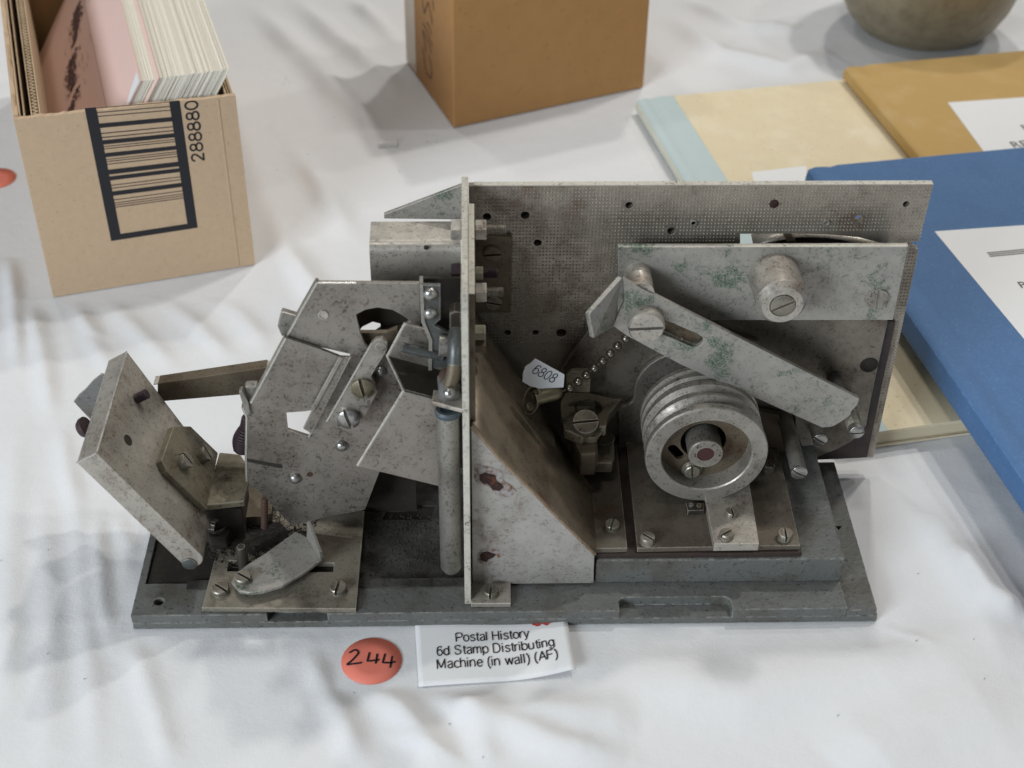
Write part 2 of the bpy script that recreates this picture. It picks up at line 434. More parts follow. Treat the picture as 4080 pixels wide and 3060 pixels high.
def _arc(cx, cy, rx, ry, a0, a1, n=14):
    return [(cx + rx * math.cos(math.radians(a0 + (a1 - a0) * i / n)), cy + ry * math.sin(math.radians(a0 + (a1 - a0) * i / n))) for i in range(n + 1)]
_el = lambda cx, cy, rx, ry: _arc(cx, cy, rx, ry, 0, 360, 20)
_s = [(.44, .58), (.36, .70), (.24, .73), (.1, .69), (.05, .56), (.12, .44), (.26, .38), (.40, .31), (.46, .19), (.40, .06), (.25, 0), (.10, .03), (.03, .16)]
_n = [(0, .48), (.1, .67), (.24, .73), (.38, .67), (.43, .5), (.43, 0)]
SANS = {
 'P': (.74, [(0, 0), (0, 1), (.36, 1)] + _arc(.36, .74, .26, .26, 90, -90) + [(0, .48)]), 'o': (.66, _el(.26, .36, .26, .36)), 's': (.58, _s),
 't': (.38, [(.14, .94), (.14, .12), (.2, .01), (.3, .01)], [(0, .70), (.3, .70)]),
 'a': (.64, [(.05, .55), (.1, .67), (.25, .73), (.40, .68), (.44, .55), (.44, .12), (.5, 0)], [(.44, .43), (.2, .38), (.05, .28), (.04, .14), (.12, .02), (.24, 0), (.38, .07), (.44, .2)]),
 'l': (.26, [(.02, 0), (.02, 1)]), 'H': (.82, [(0, 0), (0, 1)], [(.6, 0), (.6, 1)], [(0, .53), (.6, .53)]), 'i': (.26, [(.02, 0), (.02, .72)], [(.02, .89), (.02, 1)]),
 'r': (.40, [(0, 0), (0, .72)], [(0, .45), (.07, .65), (.2, .73), (.29, .71)]), 'y': (.58, [(0, .72), (.24, 0)], [(.48, .72), (.22, -.08), (.14, -.24), (.02, -.26)]),
 'd': (.66, _el(.24, .36, .24, .36), [(.48, 0), (.48, 1)]), 'S': (.82, [(x * 1.36, y * 1.37) for x, y in _s]),
 'm': (.92, [(0, 0), (0, .72)], [(0, .48), (.08, .67), (.2, .73), (.32, .67), (.36, .5), (.36, 0)], [(.36, .48), (.44, .67), (.56, .73), (.68, .67), (.72, .5), (.72, 0)]),
 'p': (.66, [(0, -.27), (0, .72)], _el(.25, .36, .25, .36)), 'D': (.86, [(0, 0), (0, 1), (.28, 1)] + _arc(.28, .5, .36, .5, 90, -90) + [(0, 0)]),
 'b': (.66, [(0, 0), (0, 1)], _el(.25, .36, .25, .36)), 'u': (.64, [(0, .72), (0, .2), (.06, .04), (.2, 0), (.34, .06), (.44, .22)], [(.44, .72), (.44, 0)]),
 'n': (.64, [(0, 0), (0, .72)], _n), 'g': (.66, _el(.24, .36, .24, .36), [(.48, .72), (.48, -.05), (.42, -.22), (.25, -.28), (.08, -.22), (.04, -.12)]),
 'M': (.94, [(0, 0), (0, 1), (.36, .08), (.72, 1), (.72, 0)]), 'c': (.58, _arc(.26, .36, .25, .36, 45, 315)), 'h': (.64, [(0, 0), (0, 1)], _n),
 'e': (.64, [(.03, .38), (.49, .38)] + _arc(.26, .36, .24, .36, 5, 325)), '(': (.38, [(.22, 1.02), (.07, .75), (.02, .38), (.07, .0), (.22, -.28)]), ')': (.38, [(.02, 1.02), (.17, .75), (.22, .38), (.17, .0), (.02, -.28)]),
 'w': (.82, [(0, .72), (.18, 0), (.36, .7), (.54, 0), (.72, .72)]), 'A': (.78, [(0, 0), (.34, 1), (.68, 0)], [(.12, .35), (.56, .35)]), 'F': (.70, [(0, 0), (0, 1), (.56, 1)], [(0, .52), (.48, .52)]),
 '2': (.66, [(.03, .72), (.1, .92), (.26, 1), (.42, .92), (.48, .74), (.4, .52), (.02, 0), (.5, 0)]), '8': (.66, _el(.26, .76, .20, .24), _el(.26, .26, .25, .26)),
 '0': (.66, _el(.26, .5, .25, .5)), '6': (.66, [(.46, .86), (.38, .97), (.26, 1), (.12, .92), (.04, .7), (.02, .35)], _el(.26, .32, .24, .32)), ' ': (.36,),
}
def sans(text, fn, width, weight=0.125, tall=1.0, g=None):
    """plain sans-serif lettering drawn as flat ribbons; fn(u, v) places it"""
    g = g or G(); x = 0.0; runs = []
    for ch in text:
        adv, *st = SANS[ch]
        for q in st:
            cur = [(x + q[0][0], q[0][1])]
            for i in range(1, len(q)):
                p = (x + q[i][0], q[i][1])
                if len(cur) > 1:
                    a = math.atan2(cur[-1][1] - cur[-2][1], cur[-1][0] - cur[-2][0]); b = math.atan2(p[1] - cur[-1][1], p[0] - cur[-1][0])
                    if abs((b - a + math.pi) % (2 * math.pi) - math.pi) > 1.0: runs.append(cur); cur = [cur[-1]]
                cur.append(p)
            runs.append(cur)
        x += adv
    x1 = max(p[0] for q in runs for p in q); k = width / x1
    for q in runs:
        rb = ribbon([(p[0] * k, p[1] * k * tall, 0) for p in q], (0, 0, 1), weight * k, None, 0.0)
        # square the two ends off by half a stroke
        g.add([fn(p[0], p[1]) for p in rb.v], rb.f)
    return g

# ------------------------------------------------------------------ tablecloth
def seg_d(X, Y, a, b):
    ax, ay = a; bx, by = b
    dx, dy = bx - ax, by - ay; L = dx * dx + dy * dy + 1e-9
    t = np.clip(((X - ax) * dx + (Y - ay) * dy) / L, 0, 1)
    return np.hypot(X - ax - t * dx, Y - ay - t * dy), t
FOLDS = [  # (polyline, width, height)
    ([(81.8, 1.4), (94.2, -19.5), (110.0, -44.4), (127.6, -69.2)], 9, 3.2),
    ([(71.7, -12.4), (84.0, -39.8), (95.7, -68.7)], 8, 2.0),
    ([(118.2, -33.2), (140.8, -44.9), (165.4, -59.0), (192.9, -67.5)], 10, 2.6),
    ([(100.3, -1.2), (112.7, -19.8), (118.7, -33.2)], 8, 1.6),
    ([(149.4, -36.5), (177.2, -45.4), (199.4, -48.6)], 16, 2.0),
    ([(-27.9, 72.9), (-22.0, 42.5), (-14.9, 14.2), (-4.9, -12.3)], 5.5, 1.32),
    ([(-19.8, 67.6), (-8.6, 44.8), (-8.6, 25.6)], 5, 0.77),
    ([(-48.0, 104.6), (-35.9, 67.8), (-27.0, 32.9), (-18.9, 0.8), (-9.8, -32.8), (-1.5, -67.2)], 7, 0.99),
    ([(-55.5, 83.9), (-41.6, 33.1), (-30.8, -11.9), (-19.5, -66.9)], 8, 0.88),
    ([(-2.0, -1.6), (8.2, -22.9), (18.6, -48.0), (26.2, -67.6)], 7, 1.21),
    ([(-75.6, 126.6), (-65.1, 70.8), (-52.2, 10.2), (-41.1, -42.2)], 9, 0.99),
    ([(-55.5, 126.4), (-47.5, 97.5), (-38.7, 73.1)], 6, 0.99),
    ([(-15.6, 585.6), (18.3, 519.2), (53.9, 452.6), (80.2, 398.3)], 13, 4.0),
    ([(10.9, 601.3), (45.5, 533.4), (79.2, 484.9), (98.6, 449.3)], 12, 4.2),
    ([(50.8, 601.3), (76.2, 555.2), (93.4, 519.1)], 10, 4.0),
    ([(-12.0, 459.1), (17.9, 398.5), (47.6, 343.6), (70.1, 284.2)], 12, 3.2),
    ([(13.7, 333.5), (29.3, 284.5), (47.7, 248.2), (69.9, 210.3)], 10, 3.0),
    ([(-71.6, 232.1), (-54.0, 191.7), (-40.5, 169.0)], 7, 1.3),
    ([(-54.8, 232.0), (-32.3, 199.3), (-8.9, 168.6)], 8, 1.4),
    ([(-32.1, 240.3), (-5.4, 207.0), (17.3, 175.8)], 8, 1.6),
    ([(-8.9, 248.7), (17.2, 214.8), (34.8, 183.2)], 9, 1.7),
    ([(-95.7, 232.3), (-77.7, 184.3), (-62.1, 133.8)], 7, 2.0),
    ([(-127.6, 314.3), (-102.9, 232.4), (-85.7, 169.4)], 6, 2.4),
    ([(278.5, 570.2), (306.8, 511.7), (347.4, 491.0), (383.9, 518.6)], 14, 3.5),
    ([(292.0, 601.4), (325.7, 555.1), (364.8, 555.0)], 10, 3.0),
    ([(340.7, 42.5), (348.5, 12.7), (361.2, 2.3)], 9, 4.0),
    ([(333.7, 71.6), (343.8, 31.4), (346.4, -14.9)], 14, 2.0),
    ([(186.3, -26.7), (239.3, -36.7), (295.6, -26.0), (357.5, -10.1)], 22, 3.0),
    ([(268.4, -71.5), (304.2, -51.0), (349.1, -38.3)], 26, 3.0),
    ([(132.2, -35.1), (139.2, -52.8), (142.4, -69.5)], 8, 1.5),
]
FLAT = [((0, 0), (300, 90), 5), ((-85, 231), (20, 400), 8), ((-150, 270), (10, 490), 10), ((93, 411), (250, 600), 10), ((240, 90), (700, 440), 10),
        ((400, 500), (520, 640), 10), ((84, -31), (178, 2), 3)]
CREASES = []
for k in range(46):
    cx, cy = RNG.uniform(-200, 520), RNG.uniform(-75, 600); a = -0.95 + RNG.normal() * 0.35; L = RNG.uniform(15, 55)
    p = [(cx, cy)]
    for j in range(3):
        a += RNG.normal() * 0.15; p.append((p[-1][0] + math.cos(a) * L / 3, p[-1][1] + math.sin(a) * L / 3))
    CREASES.append((p, RNG.uniform(2.6, 4.5), RNG.uniform(0.3, 0.75)))
def cloth_z(X, Y):
    Z = np.zeros_like(X)
    for pts, wd, ht in FOLDS + CREASES:
        best = np.zeros_like(X); n = len(pts) - 1
        for i in range(n):
            d, t = seg_d(X, Y, pts[i], pts[i + 1])
            s = (i + t) / n
            env = np.minimum(1, np.minimum(s, 1 - s) * 4 + 0.15)
            best = np.maximum(best, np.exp(-(d / (wd * 0.66)) ** 2) * env)
        Z += best * ht * 1.5
    for k in range(10):
        a = RNG.uniform(0, math.pi); q = RNG.uniform(0.03, 0.12); p = RNG.uniform(0, 6.28)
        b = 2.3 + RNG.normal() * 0.35
        Z += 0.24 / (1 + q * 10) * np.sin((X * math.cos(b) + Y * math.sin(b)) * q + p + 1.3 * np.sin(Y * 0.011 + a) + 0.8 * np.sin(X * 0.017 + p))
    m = np.ones_like(X)
    for (x0, y0), (x1, y1), e in FLAT:
        d = np.hypot(np.maximum(np.maximum(x0 - X, X - x1), 0), np.maximum(np.maximum(y0 - Y, Y - y1), 0))
        m *= np.clip((d - 1) / (e * 3), 0, 1) ** 0.8
    return np.maximum(Z, -0.5) * m - 0.35
xs = np.concatenate([np.linspace(-900, -240, 40)[:-1], np.linspace(-240, 570, 420), np.linspace(570, 1300, 40)[1:]])
ys = np.concatenate([np.linspace(-500, -120, 24)[:-1], np.linspace(-120, 640, 400), np.linspace(640, 1500, 50)[1:]])
X, Y = np.meshgrid(xs, ys)
Z = cloth_z(X, Y)
nx, ny = len(xs), len(ys)
me = bpy.data.meshes.new('tablecloth')
idx = np.arange(nx * ny).reshape(ny, nx)
q = np.stack([idx[:-1, :-1], idx[:-1, 1:], idx[1:, 1:], idx[1:, :-1]], -1).reshape(-1, 4)
me.from_pydata(np.stack([X, Y, Z], -1).reshape(-1, 3) * MM, [], q.tolist())
me.materials.append(CLOTH); me.shade_smooth()
cl = bpy.data.objects.new('tablecloth', me); COL.objects.link(cl); cl['kind'] = 'structure'

# ------------------------------------------------------------------ the stamp machine
MA = thing('stamp_machine', (150, 45, 0), 'grey cast iron and steel stamp vending mechanism in the middle of the cloth', 'machine')

# --- base casting
outl = [(0, 0), (300, 0), (300, 91), (0, 91)]
g = ext(outl, ('Z', 3.4), 3.4)
def notch(x0, x1, d, r):
    a = [(x0, 0)] + [(x0 + r - r * math.cos(t), d - r + r * math.sin(t)) for t in np.linspace(0, math.pi / 2, 5)]
    b = [(x1 - r + r * math.cos(t), d - r + r * math.sin(t)) for t in np.linspace(math.pi / 2, 0, 5)] + [(x1, 0)]
    return a + b
top = [(0, 0)] + notch(54, 78, 5, 2.5) + notch(195, 240.5, 7.2, 3) + [(287, 0), (287, 90), (0, 90)]
hole = [(3, 17.5), (133, 17.5), (133, 86), (3, 86)]
ext(top, ('Z', 7.9), 4.5, [hole, circ(10, 7.5, 2.0, 12)], g, bottom=False)
g2 = ext([(287, 0), (299.2, 0.3), (299.4, 90), (287, 90)], ('Z', 6.6), 3.2, [circ(293, 48, 1.6, 3, 0.4)], g, bottom=False)
base = obj('base_casting', g, CAST, MA, bevel=0.5)
g = ext([(186, 15.4), (287, 14.9), (287.4, 88), (186, 88)], ('Z', 21), 13.1, g=None)
obj('raised_bed', g, CAST, base, bevel=0.8)
g = ext([(3.2, 17.7), (132.8, 17.7), (132.8, 85.8), (3.2, 85.8)], ('Z', 4.6), 1.1, [[(97, 57), (118, 57), (120, 66), (100, 66)]])
obj('channel_floor', g, CASTD, base)
obj('slot_dark_fill', box((95, 55, 3.42), (122, 68, 3.5)), SOOT_SHADE, base)  # black sheet under the slot stands for the hole's darkness
g = ext([(20, 13.8), (133, 13.8), (133, 18.6), (20, 18.6)], ('Z', 8.5), 0.55)
obj('rail_lip', g, CASTD, base, bevel=0.2)
obj('end_block', ext([(3.5, 18), (29, 18), (29, 44), (3.5, 60)], ('Z', 7.0), 2.4), SOOT_SHADE, base, bevel=0.3)
obj('bed_recess', ext([(134, 17), (186, 17), (186, 88), (134, 88)], ('Z', 8.2), 4.0), CASTD, base)
# cast fins and crumbs on the channel floor
g = G()
for k in range(420):
    x, y = RNG.uniform(91, 131), RNG.uniform(19, 60); r = RNG.uniform(0.1, 0.42)
    lathe((x, y, 4.5), (0, 0, 1), [(r, 0), (r * 0.8, 0.4), (r * 0.2, 0.6)], 7, g)
o = obj('floor_debris', g, CASTD, base, smooth=50); o['kind'] = 'stuff'

# --- divider between the two halves
dv = obj('divider_plate', ext([(4, 8.3), (12, 155), (93, 153.5), (93, 8.3)], ('X', 132.9), 2.5), EDGE, MA, bevel=0.25)
obj('foot_tab', ext([(135.4, 2.6), (151.4, 2.4), (151.6, 14.4), (135.5, 14.4)], ('Z', 10.2), 2.2), STEELB, dv, bevel=0.3)
screw(dv, (143.4, 7.5, 10.2), (0, 0, 1), 3.3, 3.0, 1.45)
obj('flange_strip', ext([(16, 96), (20, 149), (80, 149), (88, 30), (30, 30)], ('X', 135.5), 2.2), GRIME, dv, bevel=0.2)
obj('pale_edge', box((135.55, 20.1, 149.02), (137.65, 79.9, 149.25)), EDGE, dv)
# bolts through the divider: heads left, nuts and studs right
for (hp, np_, sp, nm, sm) in (((998, 503), (139.0, 70.0, 143.8), 10, STEELB, SCREW), (0, (138.6, 70.0, 123.9), 8, NUTY, PURPLE), (1, (139.2, 66.0, 117.7), 9, STEELB, SCREW)):
    x, y, z = np_
    nut(dv, (137.8, y, z), (1, 0, 0), 7.4 if nm is STEELB else 5.0, 4.6 if nm is STEELB else 3.2, nm)
    stud(dv, (142.0 if nm is STEELB else 140.8, y, z), (1, 0, 0), 2.1, sp - 2.0, sm)
    nut(dv, (132.8, y, z), (-1, 0, 0), 7.4, 4.2, PURPLE if sm is PURPLE else STEELB, 'bolt_head')
nut(dv, (137.4, 52.0, 108.6), (1, 0, 0), 5.6, 4.4, NUTY)
nut(dv, (137.4, 52.0, 102.5), (1, 0, 0), 5.6, 4.4, GRIME)

# --- gusset: front triangle and the bent sloping flange
gs = obj('gusset_plate', ext([(136, 9.2), (185.4, 9.2), (185.0, 25.5), (171, 44), (157, 63), (146, 77.5), (140, 87), (136, 93)], ('Y', 14), 1.8), GUSS, MA, bevel=0.3)
prof = [(185.0, 25.5), (171, 44), (157, 63), (146, 77.5), (140, 87), (136, 93)]
g = G()
A = [(x, 14.0, z) for x, z in prof]; Bq = [(x + 0.4, 15.2, z + 1.0) for x, z in prof]
Cq = [(x + 0.5, yb, z + 1.2) for (x, z), yb in zip(prof, (52, 66, 76, 82, 85, 86))]
v = A + Bq + Cq; n = len(prof)
g.add(v, [(k * n + i, k * n + i + 1, (k + 1) * n + i + 1, (k + 1) * n + i) for k in range(2) for i in range(n - 1)])
obj('sloping_flange', g, metal('bent_flange_steel', '#8f826f', 0.42, 0.45, 0.65, 0.6, rust=0.35), gs, smooth=60, solid=1.4)
obj('bent_rim', tube([(x + 0.2, 14.3, z + 0.2) for x, z in prof], 0.8, 8), metal('rim_highlight', '#a08a72', 0.4, 0.4, 0.3, 0.5, rust=0.5), gs, smooth=60)  # warm highlight along the bend, put into the rim's colour
# rust scabs: bubbled lumps proud of the plate
for blob in ([(138.0, 66.9), (138.2, 70.1), (140.4, 71.6), (143.0, 70.7), (145.6, 69.8), (146.0, 66.2), (148.2, 64.5), (149.5, 62.1), (147.4, 59.7), (144.3, 60.4), (142.6, 63.3), (141.2, 64.5), (139.1, 65.1)],
             [(138.1, 25.9), (139.4, 28.1), (142.6, 28.7), (146.2, 26.8), (145.3, 24.9), (142.6, 23.3), (141.7, 21.4), (139.0, 22.7)]):
    bx_ = sum(p[0] for p in blob) / len(blob); bz_ = sum(p[1] for p in blob) / len(blob)
    blob_ = [(bx_ + (p[0] - bx_) * 0.8, bz_ + (p[1] - bz_) * 0.8) for p in blob]
    obj('rust_scab', ext(blob_, ('Y', 13.6), 0.35), RUSTSPOT, gs, bevel=0.15)
    halo = [(bx_ + 1.2 + (p[0] - bx_) * 1.45 + RNG.uniform(-0.5, 0.5), bz_ + (p[1] - bz_) * 1.45 + RNG.uniform(-0.5, 0.5)) for p in blob]
    obj('rust_halo', ext([p for p in halo if p[0] > 136.1], ('Y', 13.92), 0.05), RUSTHALO, gs)

# --- back plate with embossed relief
bo = [(135.6, 9), (316.8, 9), (316.9, 118.5), (316.4, 121), (313.6, 122), (313.4, 124.5), (316.2, 124.6), (317.0, 151), (135.6, 151)]
holes = [circ(p[0], p[1], r, 12) for p, r in zip(
    [(142.7, 136.9), (157.7, 137.6), (162.9, 124.7), (198.5, 142.0), (216.0, 130.0), (151.3, 80.1), (163.0, 80.1), (173.8, 79.8)] + [(255.4, 142.4), (307.9, 142.1), (290.0, 135.5)],
    (1.7, 1.8, 1.6, 1.6, 1.7, 1.4, 1.4, 2.2, 0.1, 1.4, 1.5)) if r > 0.2]
slot = [(243.6, 128.5), (265.1, 128.6), (278.7, 128.1), (291.5, 126.7), (301.6, 123.7), (309.8, 122.7), (305.4, 119.2), (244.5, 120.7)]
bp = obj('back_plate', ext(bo, ('Y', 90), 2.8, holes + [slot]), DIMPLE, MA, bevel=0.2)
obj('pale_edge', ext([(137.6, 90.05), (316.9, 90.05), (316.9, 92.75), (137.6, 92.75)], ('Z', 151.25), 0.25), EDGE, bp)
obj('dark_hole_backing', ext([(138, 9.5), (316, 9.5), (312, 118), (240, 118), (240, 140), (316, 140), (316, 150), (138, 150)], ('Y', 92.9), 0.6), SOOT_SHADE, bp)  # added dark sheet behind the holes so that they look dark
g = G(); nd = 0
for iz in range(75):
    z = 149.6 - iz * 1.62
    for ix in range(131):
        x = 139.4 + ix * 1.36 + (0.0)
        if x > 315.6 and not (z > 125.5 or z < 117): continue
        if z < 75 and x < 300: continue
        if any(math.hypot(x - h[0][0] + 1.6, z - h[0][1]) < 2.7 for h in holes): continue
        if 226 < x < 314 and 121 < z < 137: 
            if slot[0][0] - 1 < x < 308 and z < slot[1][1] + 1.2: continue
        k = RNG.uniform(0.75, 1.1); hgt = 0.55 * k
        if x < 260 and 78 < z < 118 and RNG.uniform() < 0.25: continue
        a, b = 0.52 * k, 0.36 * k
        c0 = (x, 90 - hgt, z + b * 0.8)
        g.add([(x - a, 89.97, z), (x, 89.97, z - b), (x + a, 89.97, z), (x, 89.97, z + b), c0], [(0, 1, 4), (1, 2, 4), (2, 3, 4), (3, 0, 4)])
o = obj('embossed_dots', g, DOTS, bp); o['kind'] = 'stuff'
for p in [(224.4, 89.8, 133.9), (277.4, 89.8, 133.8)] + [(224.5, 89.8, 134.0)]:      # short tubular rivets with a dimple
    obj('eyelet', lathe(p, (0, -1, 0), [(1.5, 0), (1.5, 0.5), (1.0, 0.6), (0.8, 0.1)], 14), STEEL, bp, smooth=40)
p = (255.4, 89.8, 142.5)
obj('rust_scab', lathe(p, (0, -1, 0), [(2.0, 0), (1.5, 0.5), (0.4, 0.8)], 9), RUSTSPOT, bp)
# tab on the back plate near the divider
tb = obj('upright_tab', ext([(136.6, 92.5), (152.4, 92.5), (152.6, 129), (136.6, 130)], ('Y', 87), 2.4), GRIME, MA, bevel=0.4)
screw(tb, (144.7, 87.0, 121.7), (0, -1, 0), 3.6, 1.2, 1.65, GRIME)
screw(tb, (145.3, 87.0, 98.3), (0, -1, 0), 3.3, 1.6, 1.35, SCREW)

# curved clock-spring strip behind the slot
g = G(); pts = [(250.5, 96.0, 120.0), (260.4, 96.0, 122.7), (266.8, 96.0, 124.1), (272.8, 96.0, 124.6), (280.5, 96.0, 123.9), (290.9, 96.0, 122.2), (299.4, 96.0, 120.4), (306.9, 96.0, 117.9)]
v = []
for p in pts: v += [(p[0], 94.2, p[2]), (p[0], 101, p[2] + 1.0)]
g.add(v, [(2 * i, 2 * i + 2, 2 * i + 3, 2 * i + 1) for i in range(len(pts) - 1)])
obj('spring_strip', g, STEELB, MA, smooth=60, solid=0.5)
obj('spring_drum', ext([(253.8, 116.3), (264.8, 119.4), (283.7, 119.3), (299.6, 114.9), (307.1, 92.9), (256.5, 93.2)], ('Y', 101.5), 2), SOOT_SHADE, MA)
obj('spring_post', ext([(261.4, 126.6), (264.7, 126.6), (267.2, 122.5), (263.7, 122.5)], ('Y', 93.6), 3), GRIME, MA, bevel=0.2)

# --- laminated boards and plates on the right
bd = obj('laminate_board', ext([(306.8, 87.9), (312.8, 86.2), (312.7, 54.1), (313.1, 11.2), (290.3, 10.0), (264.3, 12.8), (255.9, 85.8)], ('Y', 87.5), 2.3), PAX, MA, bevel=0.2)
ip = obj('stained_plate', ext([(184.4, 84.6), (196.1, 99.8), (195.4, 111.2), (307.2, 110.5), (308.6, 88.0)] + [(308.4, 52.2), (308.5, 38.5), (308.7, 32.3), (306.8, 27.2), (303.3, 22.9), (297.9, 18.5), (292.8, 15.8), (288.9, 13.4), (284.3, 13.0), (283.1, 17.9)] + [(262.9, 21.8), (213.7, 22.3), (190.8, 30.5), (173.8, 64.0)], ('Y', 85), 2.3), PLATE, MA, bevel=0.3)
sp_ = obj('shield_plate', ext([(218.7, 74.3), (214.3, 71.8), (210.6, 68.6), (207.9, 65.0), (205.9, 60.6), (205.2, 55.5), (205.2, 51.0), (204.6, 48.7), (202.7, 46.9), (198.7, 45.0)] + [(201.7, 13.8), (275.9, 13.0), (269.8, 45.0), (255.7, 80.1), (227.9, 89.8)], ('Y', 82.4), 2.4), STEELF, MA, bevel=0.5)
obj('oil_stain_boss', lathe((304.5, 85.0, 65.8), (0, -1, 0), [(3.9, 0), (3.7, 0.4), (2.6, 0.7), (2.4, 0.35), (0.2, 0.3)], 20), SOOT_SHADE, ip, smooth=30)
gp = obj('guide_plate', ext([(258.1, 46.3), (268.0, 43.9), (273.2, 23.3), (265.9, 23.0), (259.3, 27.8)], ('Y', 78), 3.5), GRIME, MA, bevel=0.3)
gp2 = obj('small_plate', ext([(275.0, 42.9), (283.1, 39.8), (285.1, 25.4), (280.7, 24.7), (276.9, 32.9)], ('Y', 80), 2), STEELF, MA, bevel=0.3)

# --- bracket plate with knob and posts
bk = obj('bracket_plate', ext([(193.4, 132.4), (307, 131.9), (307.1, 96.7), (195.3, 97.2)], ('Y', 75), 2.4), GREEN, MA, bevel=0.2)
obj('bracket_rib', ext([(196, 98), (306, 98), (306, 128), (196, 128)], ('Y', 77.5), 4.8), GRIME, bk)
obj('pale_edge', ext([(193.5, 75.05), (306.9, 75.05), (306.9, 77.35), (193.5, 77.35)], ('Z', 132.2), 0.3), EDGE, bk)
kc = (255.7, 75, 119.3)
kn = obj('knob', lathe(kc, (0, -1, 0), [(9.9, 0), (10.0, 0.4), (9.9, 18.6), (7.9, 21.2), (5.2, 21.3), (5.1, 20.2), (0.1, 20.2)], 40), STEELB, bk, smooth=30)
screw(kn, (255.8, 54.9, 119.3), (0, -1, 0), 4.7, 1.6, 2.05, SCREW, sw=0.55)
screw(bk, (298.8, 75.0, 107.3), (0, -1, 0), 4.7, 1.0, 0.05, STEEL, sw=0.5)
p = (202.0, 75.0, 120.1)
obj('standoff_post', lathe((p[0], 75, p[2]), (0, -1, 0), [(5.3, 0), (5.0, 1), (5.0, 14)], 28), STEELB, bk, smooth=40)
# --- slotted lever arm with the bent thumb flag
ao = [(194.5, 127.5), (294.8, 67.7)] + [(294.5, 64.5), (292.7, 61.6), (292.5, 59.4), (290.1, 56.5), (286.6, 53.4), (284.4, 52.6)] + [(281.7, 52.4), (220.1, 86.0), (197.5, 100.5)] + [(191.7, 105.5), (195.5, 117.1)]
def capsule(a, b, r, n=9):
    a = Vector((a[0], a[1])); b = Vector((b[0], b[1])); t = math.atan2(b.y - a.y, b.x - a.x)
    return [(b.x + r * math.cos(t - math.pi / 2 + math.pi * k / n), b.y + r * math.sin(t - math.pi / 2 + math.pi * k / n)) for k in range(n + 1)] + \
           [(a.x + r * math.cos(t + math.pi / 2 + math.pi * k / n), a.y + r * math.sin(t + math.pi / 2 + math.pi * k / n)) for k in range(n + 1)]
_c = [(210.5, 105.3), (224.7, 98.0)]
slot2 = capsule(_c[0], _c[1], 3.2)
am = obj('lever_arm', ext(ao, ('Y', 60), 2.2, [slot2]), GREEN, MA, bevel=0.25)
obj('slot_backing', ext([(x * 1.0, z) for x, z in slot2], ('Y', 63.2), 0.5), GRIME, am)
fp = [(193.1, 60.0, 128.3), (195.7, 60.0, 117.7), (191.3, 60.0, 105.5)]
a0, a1, a2 = [Vector(p) for p in fp]
fl = Vector((181.7, 49.0, 109.6)); fl2 = Vector((180.2, 47.0, 121.2))
fl = Vector((a2.x - 10.5, 48, a2.z - 1.0)); 
g = G(); v = [(a0.x, 60, a0.z + 0.4), (a2.x, 60, a2.z), (182.2, 46.0, 110.4), (180.0, 46.0, 121.7)]
g.add(v, [(0, 1, 2, 3)])
obj('thumb_flag', g, GREEN, am, solid=2.0, bevel=0.3)
hp = (204.2, 60.0, 108.4)
screw(am, hp, (0, -1, 0), 7.2, 6.0, 1.62, STEELB, sw=0.7)
# --- pegs with slotted ends
def peg(o, L, r, ang, mat, parent=MA, thread=False):
    o = Vector(o); g = lathe(o + Vector((0, L, 0)), (0, -1, 0), [(r, 0), (r, L - 0.8)], 20)
    pg = obj('peg', g, mat, parent, smooth=40)
    screw(pg, o + Vector((0, 0.8, 0)), (0, -1, 0), r + 0.1, 1.5, ang, RIVET, dome=0.5, name='slotted_end', sw=0.35)
    return pg
peg((271.2, 46.0, 40.2), 38, 3.3, 0.45 + math.pi / 2 + math.pi / 2 + 0.6, GALV)
peg((285.4, 72.0, 35.6), 12, 3.1, 1.0, GALV)
b_ = (297.2, 62.0, 48.3)
peg(b_, 22, 3.1, 1.65, GALV)
stud(MA, (b_[0], 64.5, b_[2]), (0, 1, 0), 3.3, 8, BRASS, 0.8)
pp = (290.5, 84.0, 61.1)
obj('plain_stud', lathe((pp[0], 84, pp[2] - 2), (0, -1, 0), [(3.2, 0), (3.2, 16)], 18), BLUEM, MA, smooth=40)
screw(MA, (285.5, 84.0, 16.3), (0, -1, 0), 3.6, 1.6, 1.2, GRIME)

# --- grooved pulley on its hub
pc = (231.1, 42, 53.2)
prof = [(18.3, 8.5), (18.3, 0.4), (18.8, 0), (24.5, 0), (24.9, 0.5), (24.9, 3.2), (24.3, 3.8), (21.9, 5.4), (21.9, 7.0), (24.2, 8.3), (24.6, 8.8),
        (24.6, 10.0), (22.4, 11.4), (22.4, 14.2), (24.6, 15.4), (24.6, 18.2), (23.4, 19.0), (23.4, 20.6), (24.6, 21.2), (24.6, 23.6), (23.2, 24.2), (23.2, 25.5), (24.4, 26), (24.4, 28), (9, 28)]
pl = obj('pulley', lathe(pc, (0, 1, 0), prof, 72, caps=(False, False)), STEEL, MA, smooth=28)
wb = ext([(p[0], p[1]) for p in circ(pc[0], pc[2], 18.4, 48)], ('Y', 50.4), 1.6, [circ(pc[0] - 0.4, pc[2] + 0.8, 9.4, 28), capsule((pc[0] - 12.6, pc[2] - 3.2), (pc[0] - 9.5, pc[2] - 7.2), 2.0, 6)])
obj('pulley_web', wb, GRIME, pl)
obj('hub_recess', lathe((pc[0], 50.5, pc[2]), (0, 1, 0), [(9.6, 0), (9.6, 14), (0.1, 14)], 28, caps=(False, False)), SOOT_SHADE, pl, smooth=40)
hb = obj('hub', lathe((pc[0] - 0.2, 43, pc[2] - 0.2), (0, 1, 0), [(3.6, 0.5), (3.6, 0), (6.8, 0), (7.1, 0.4), (7.1, 21)], 32, caps=(False, False)), STEEL, pl, smooth=35)
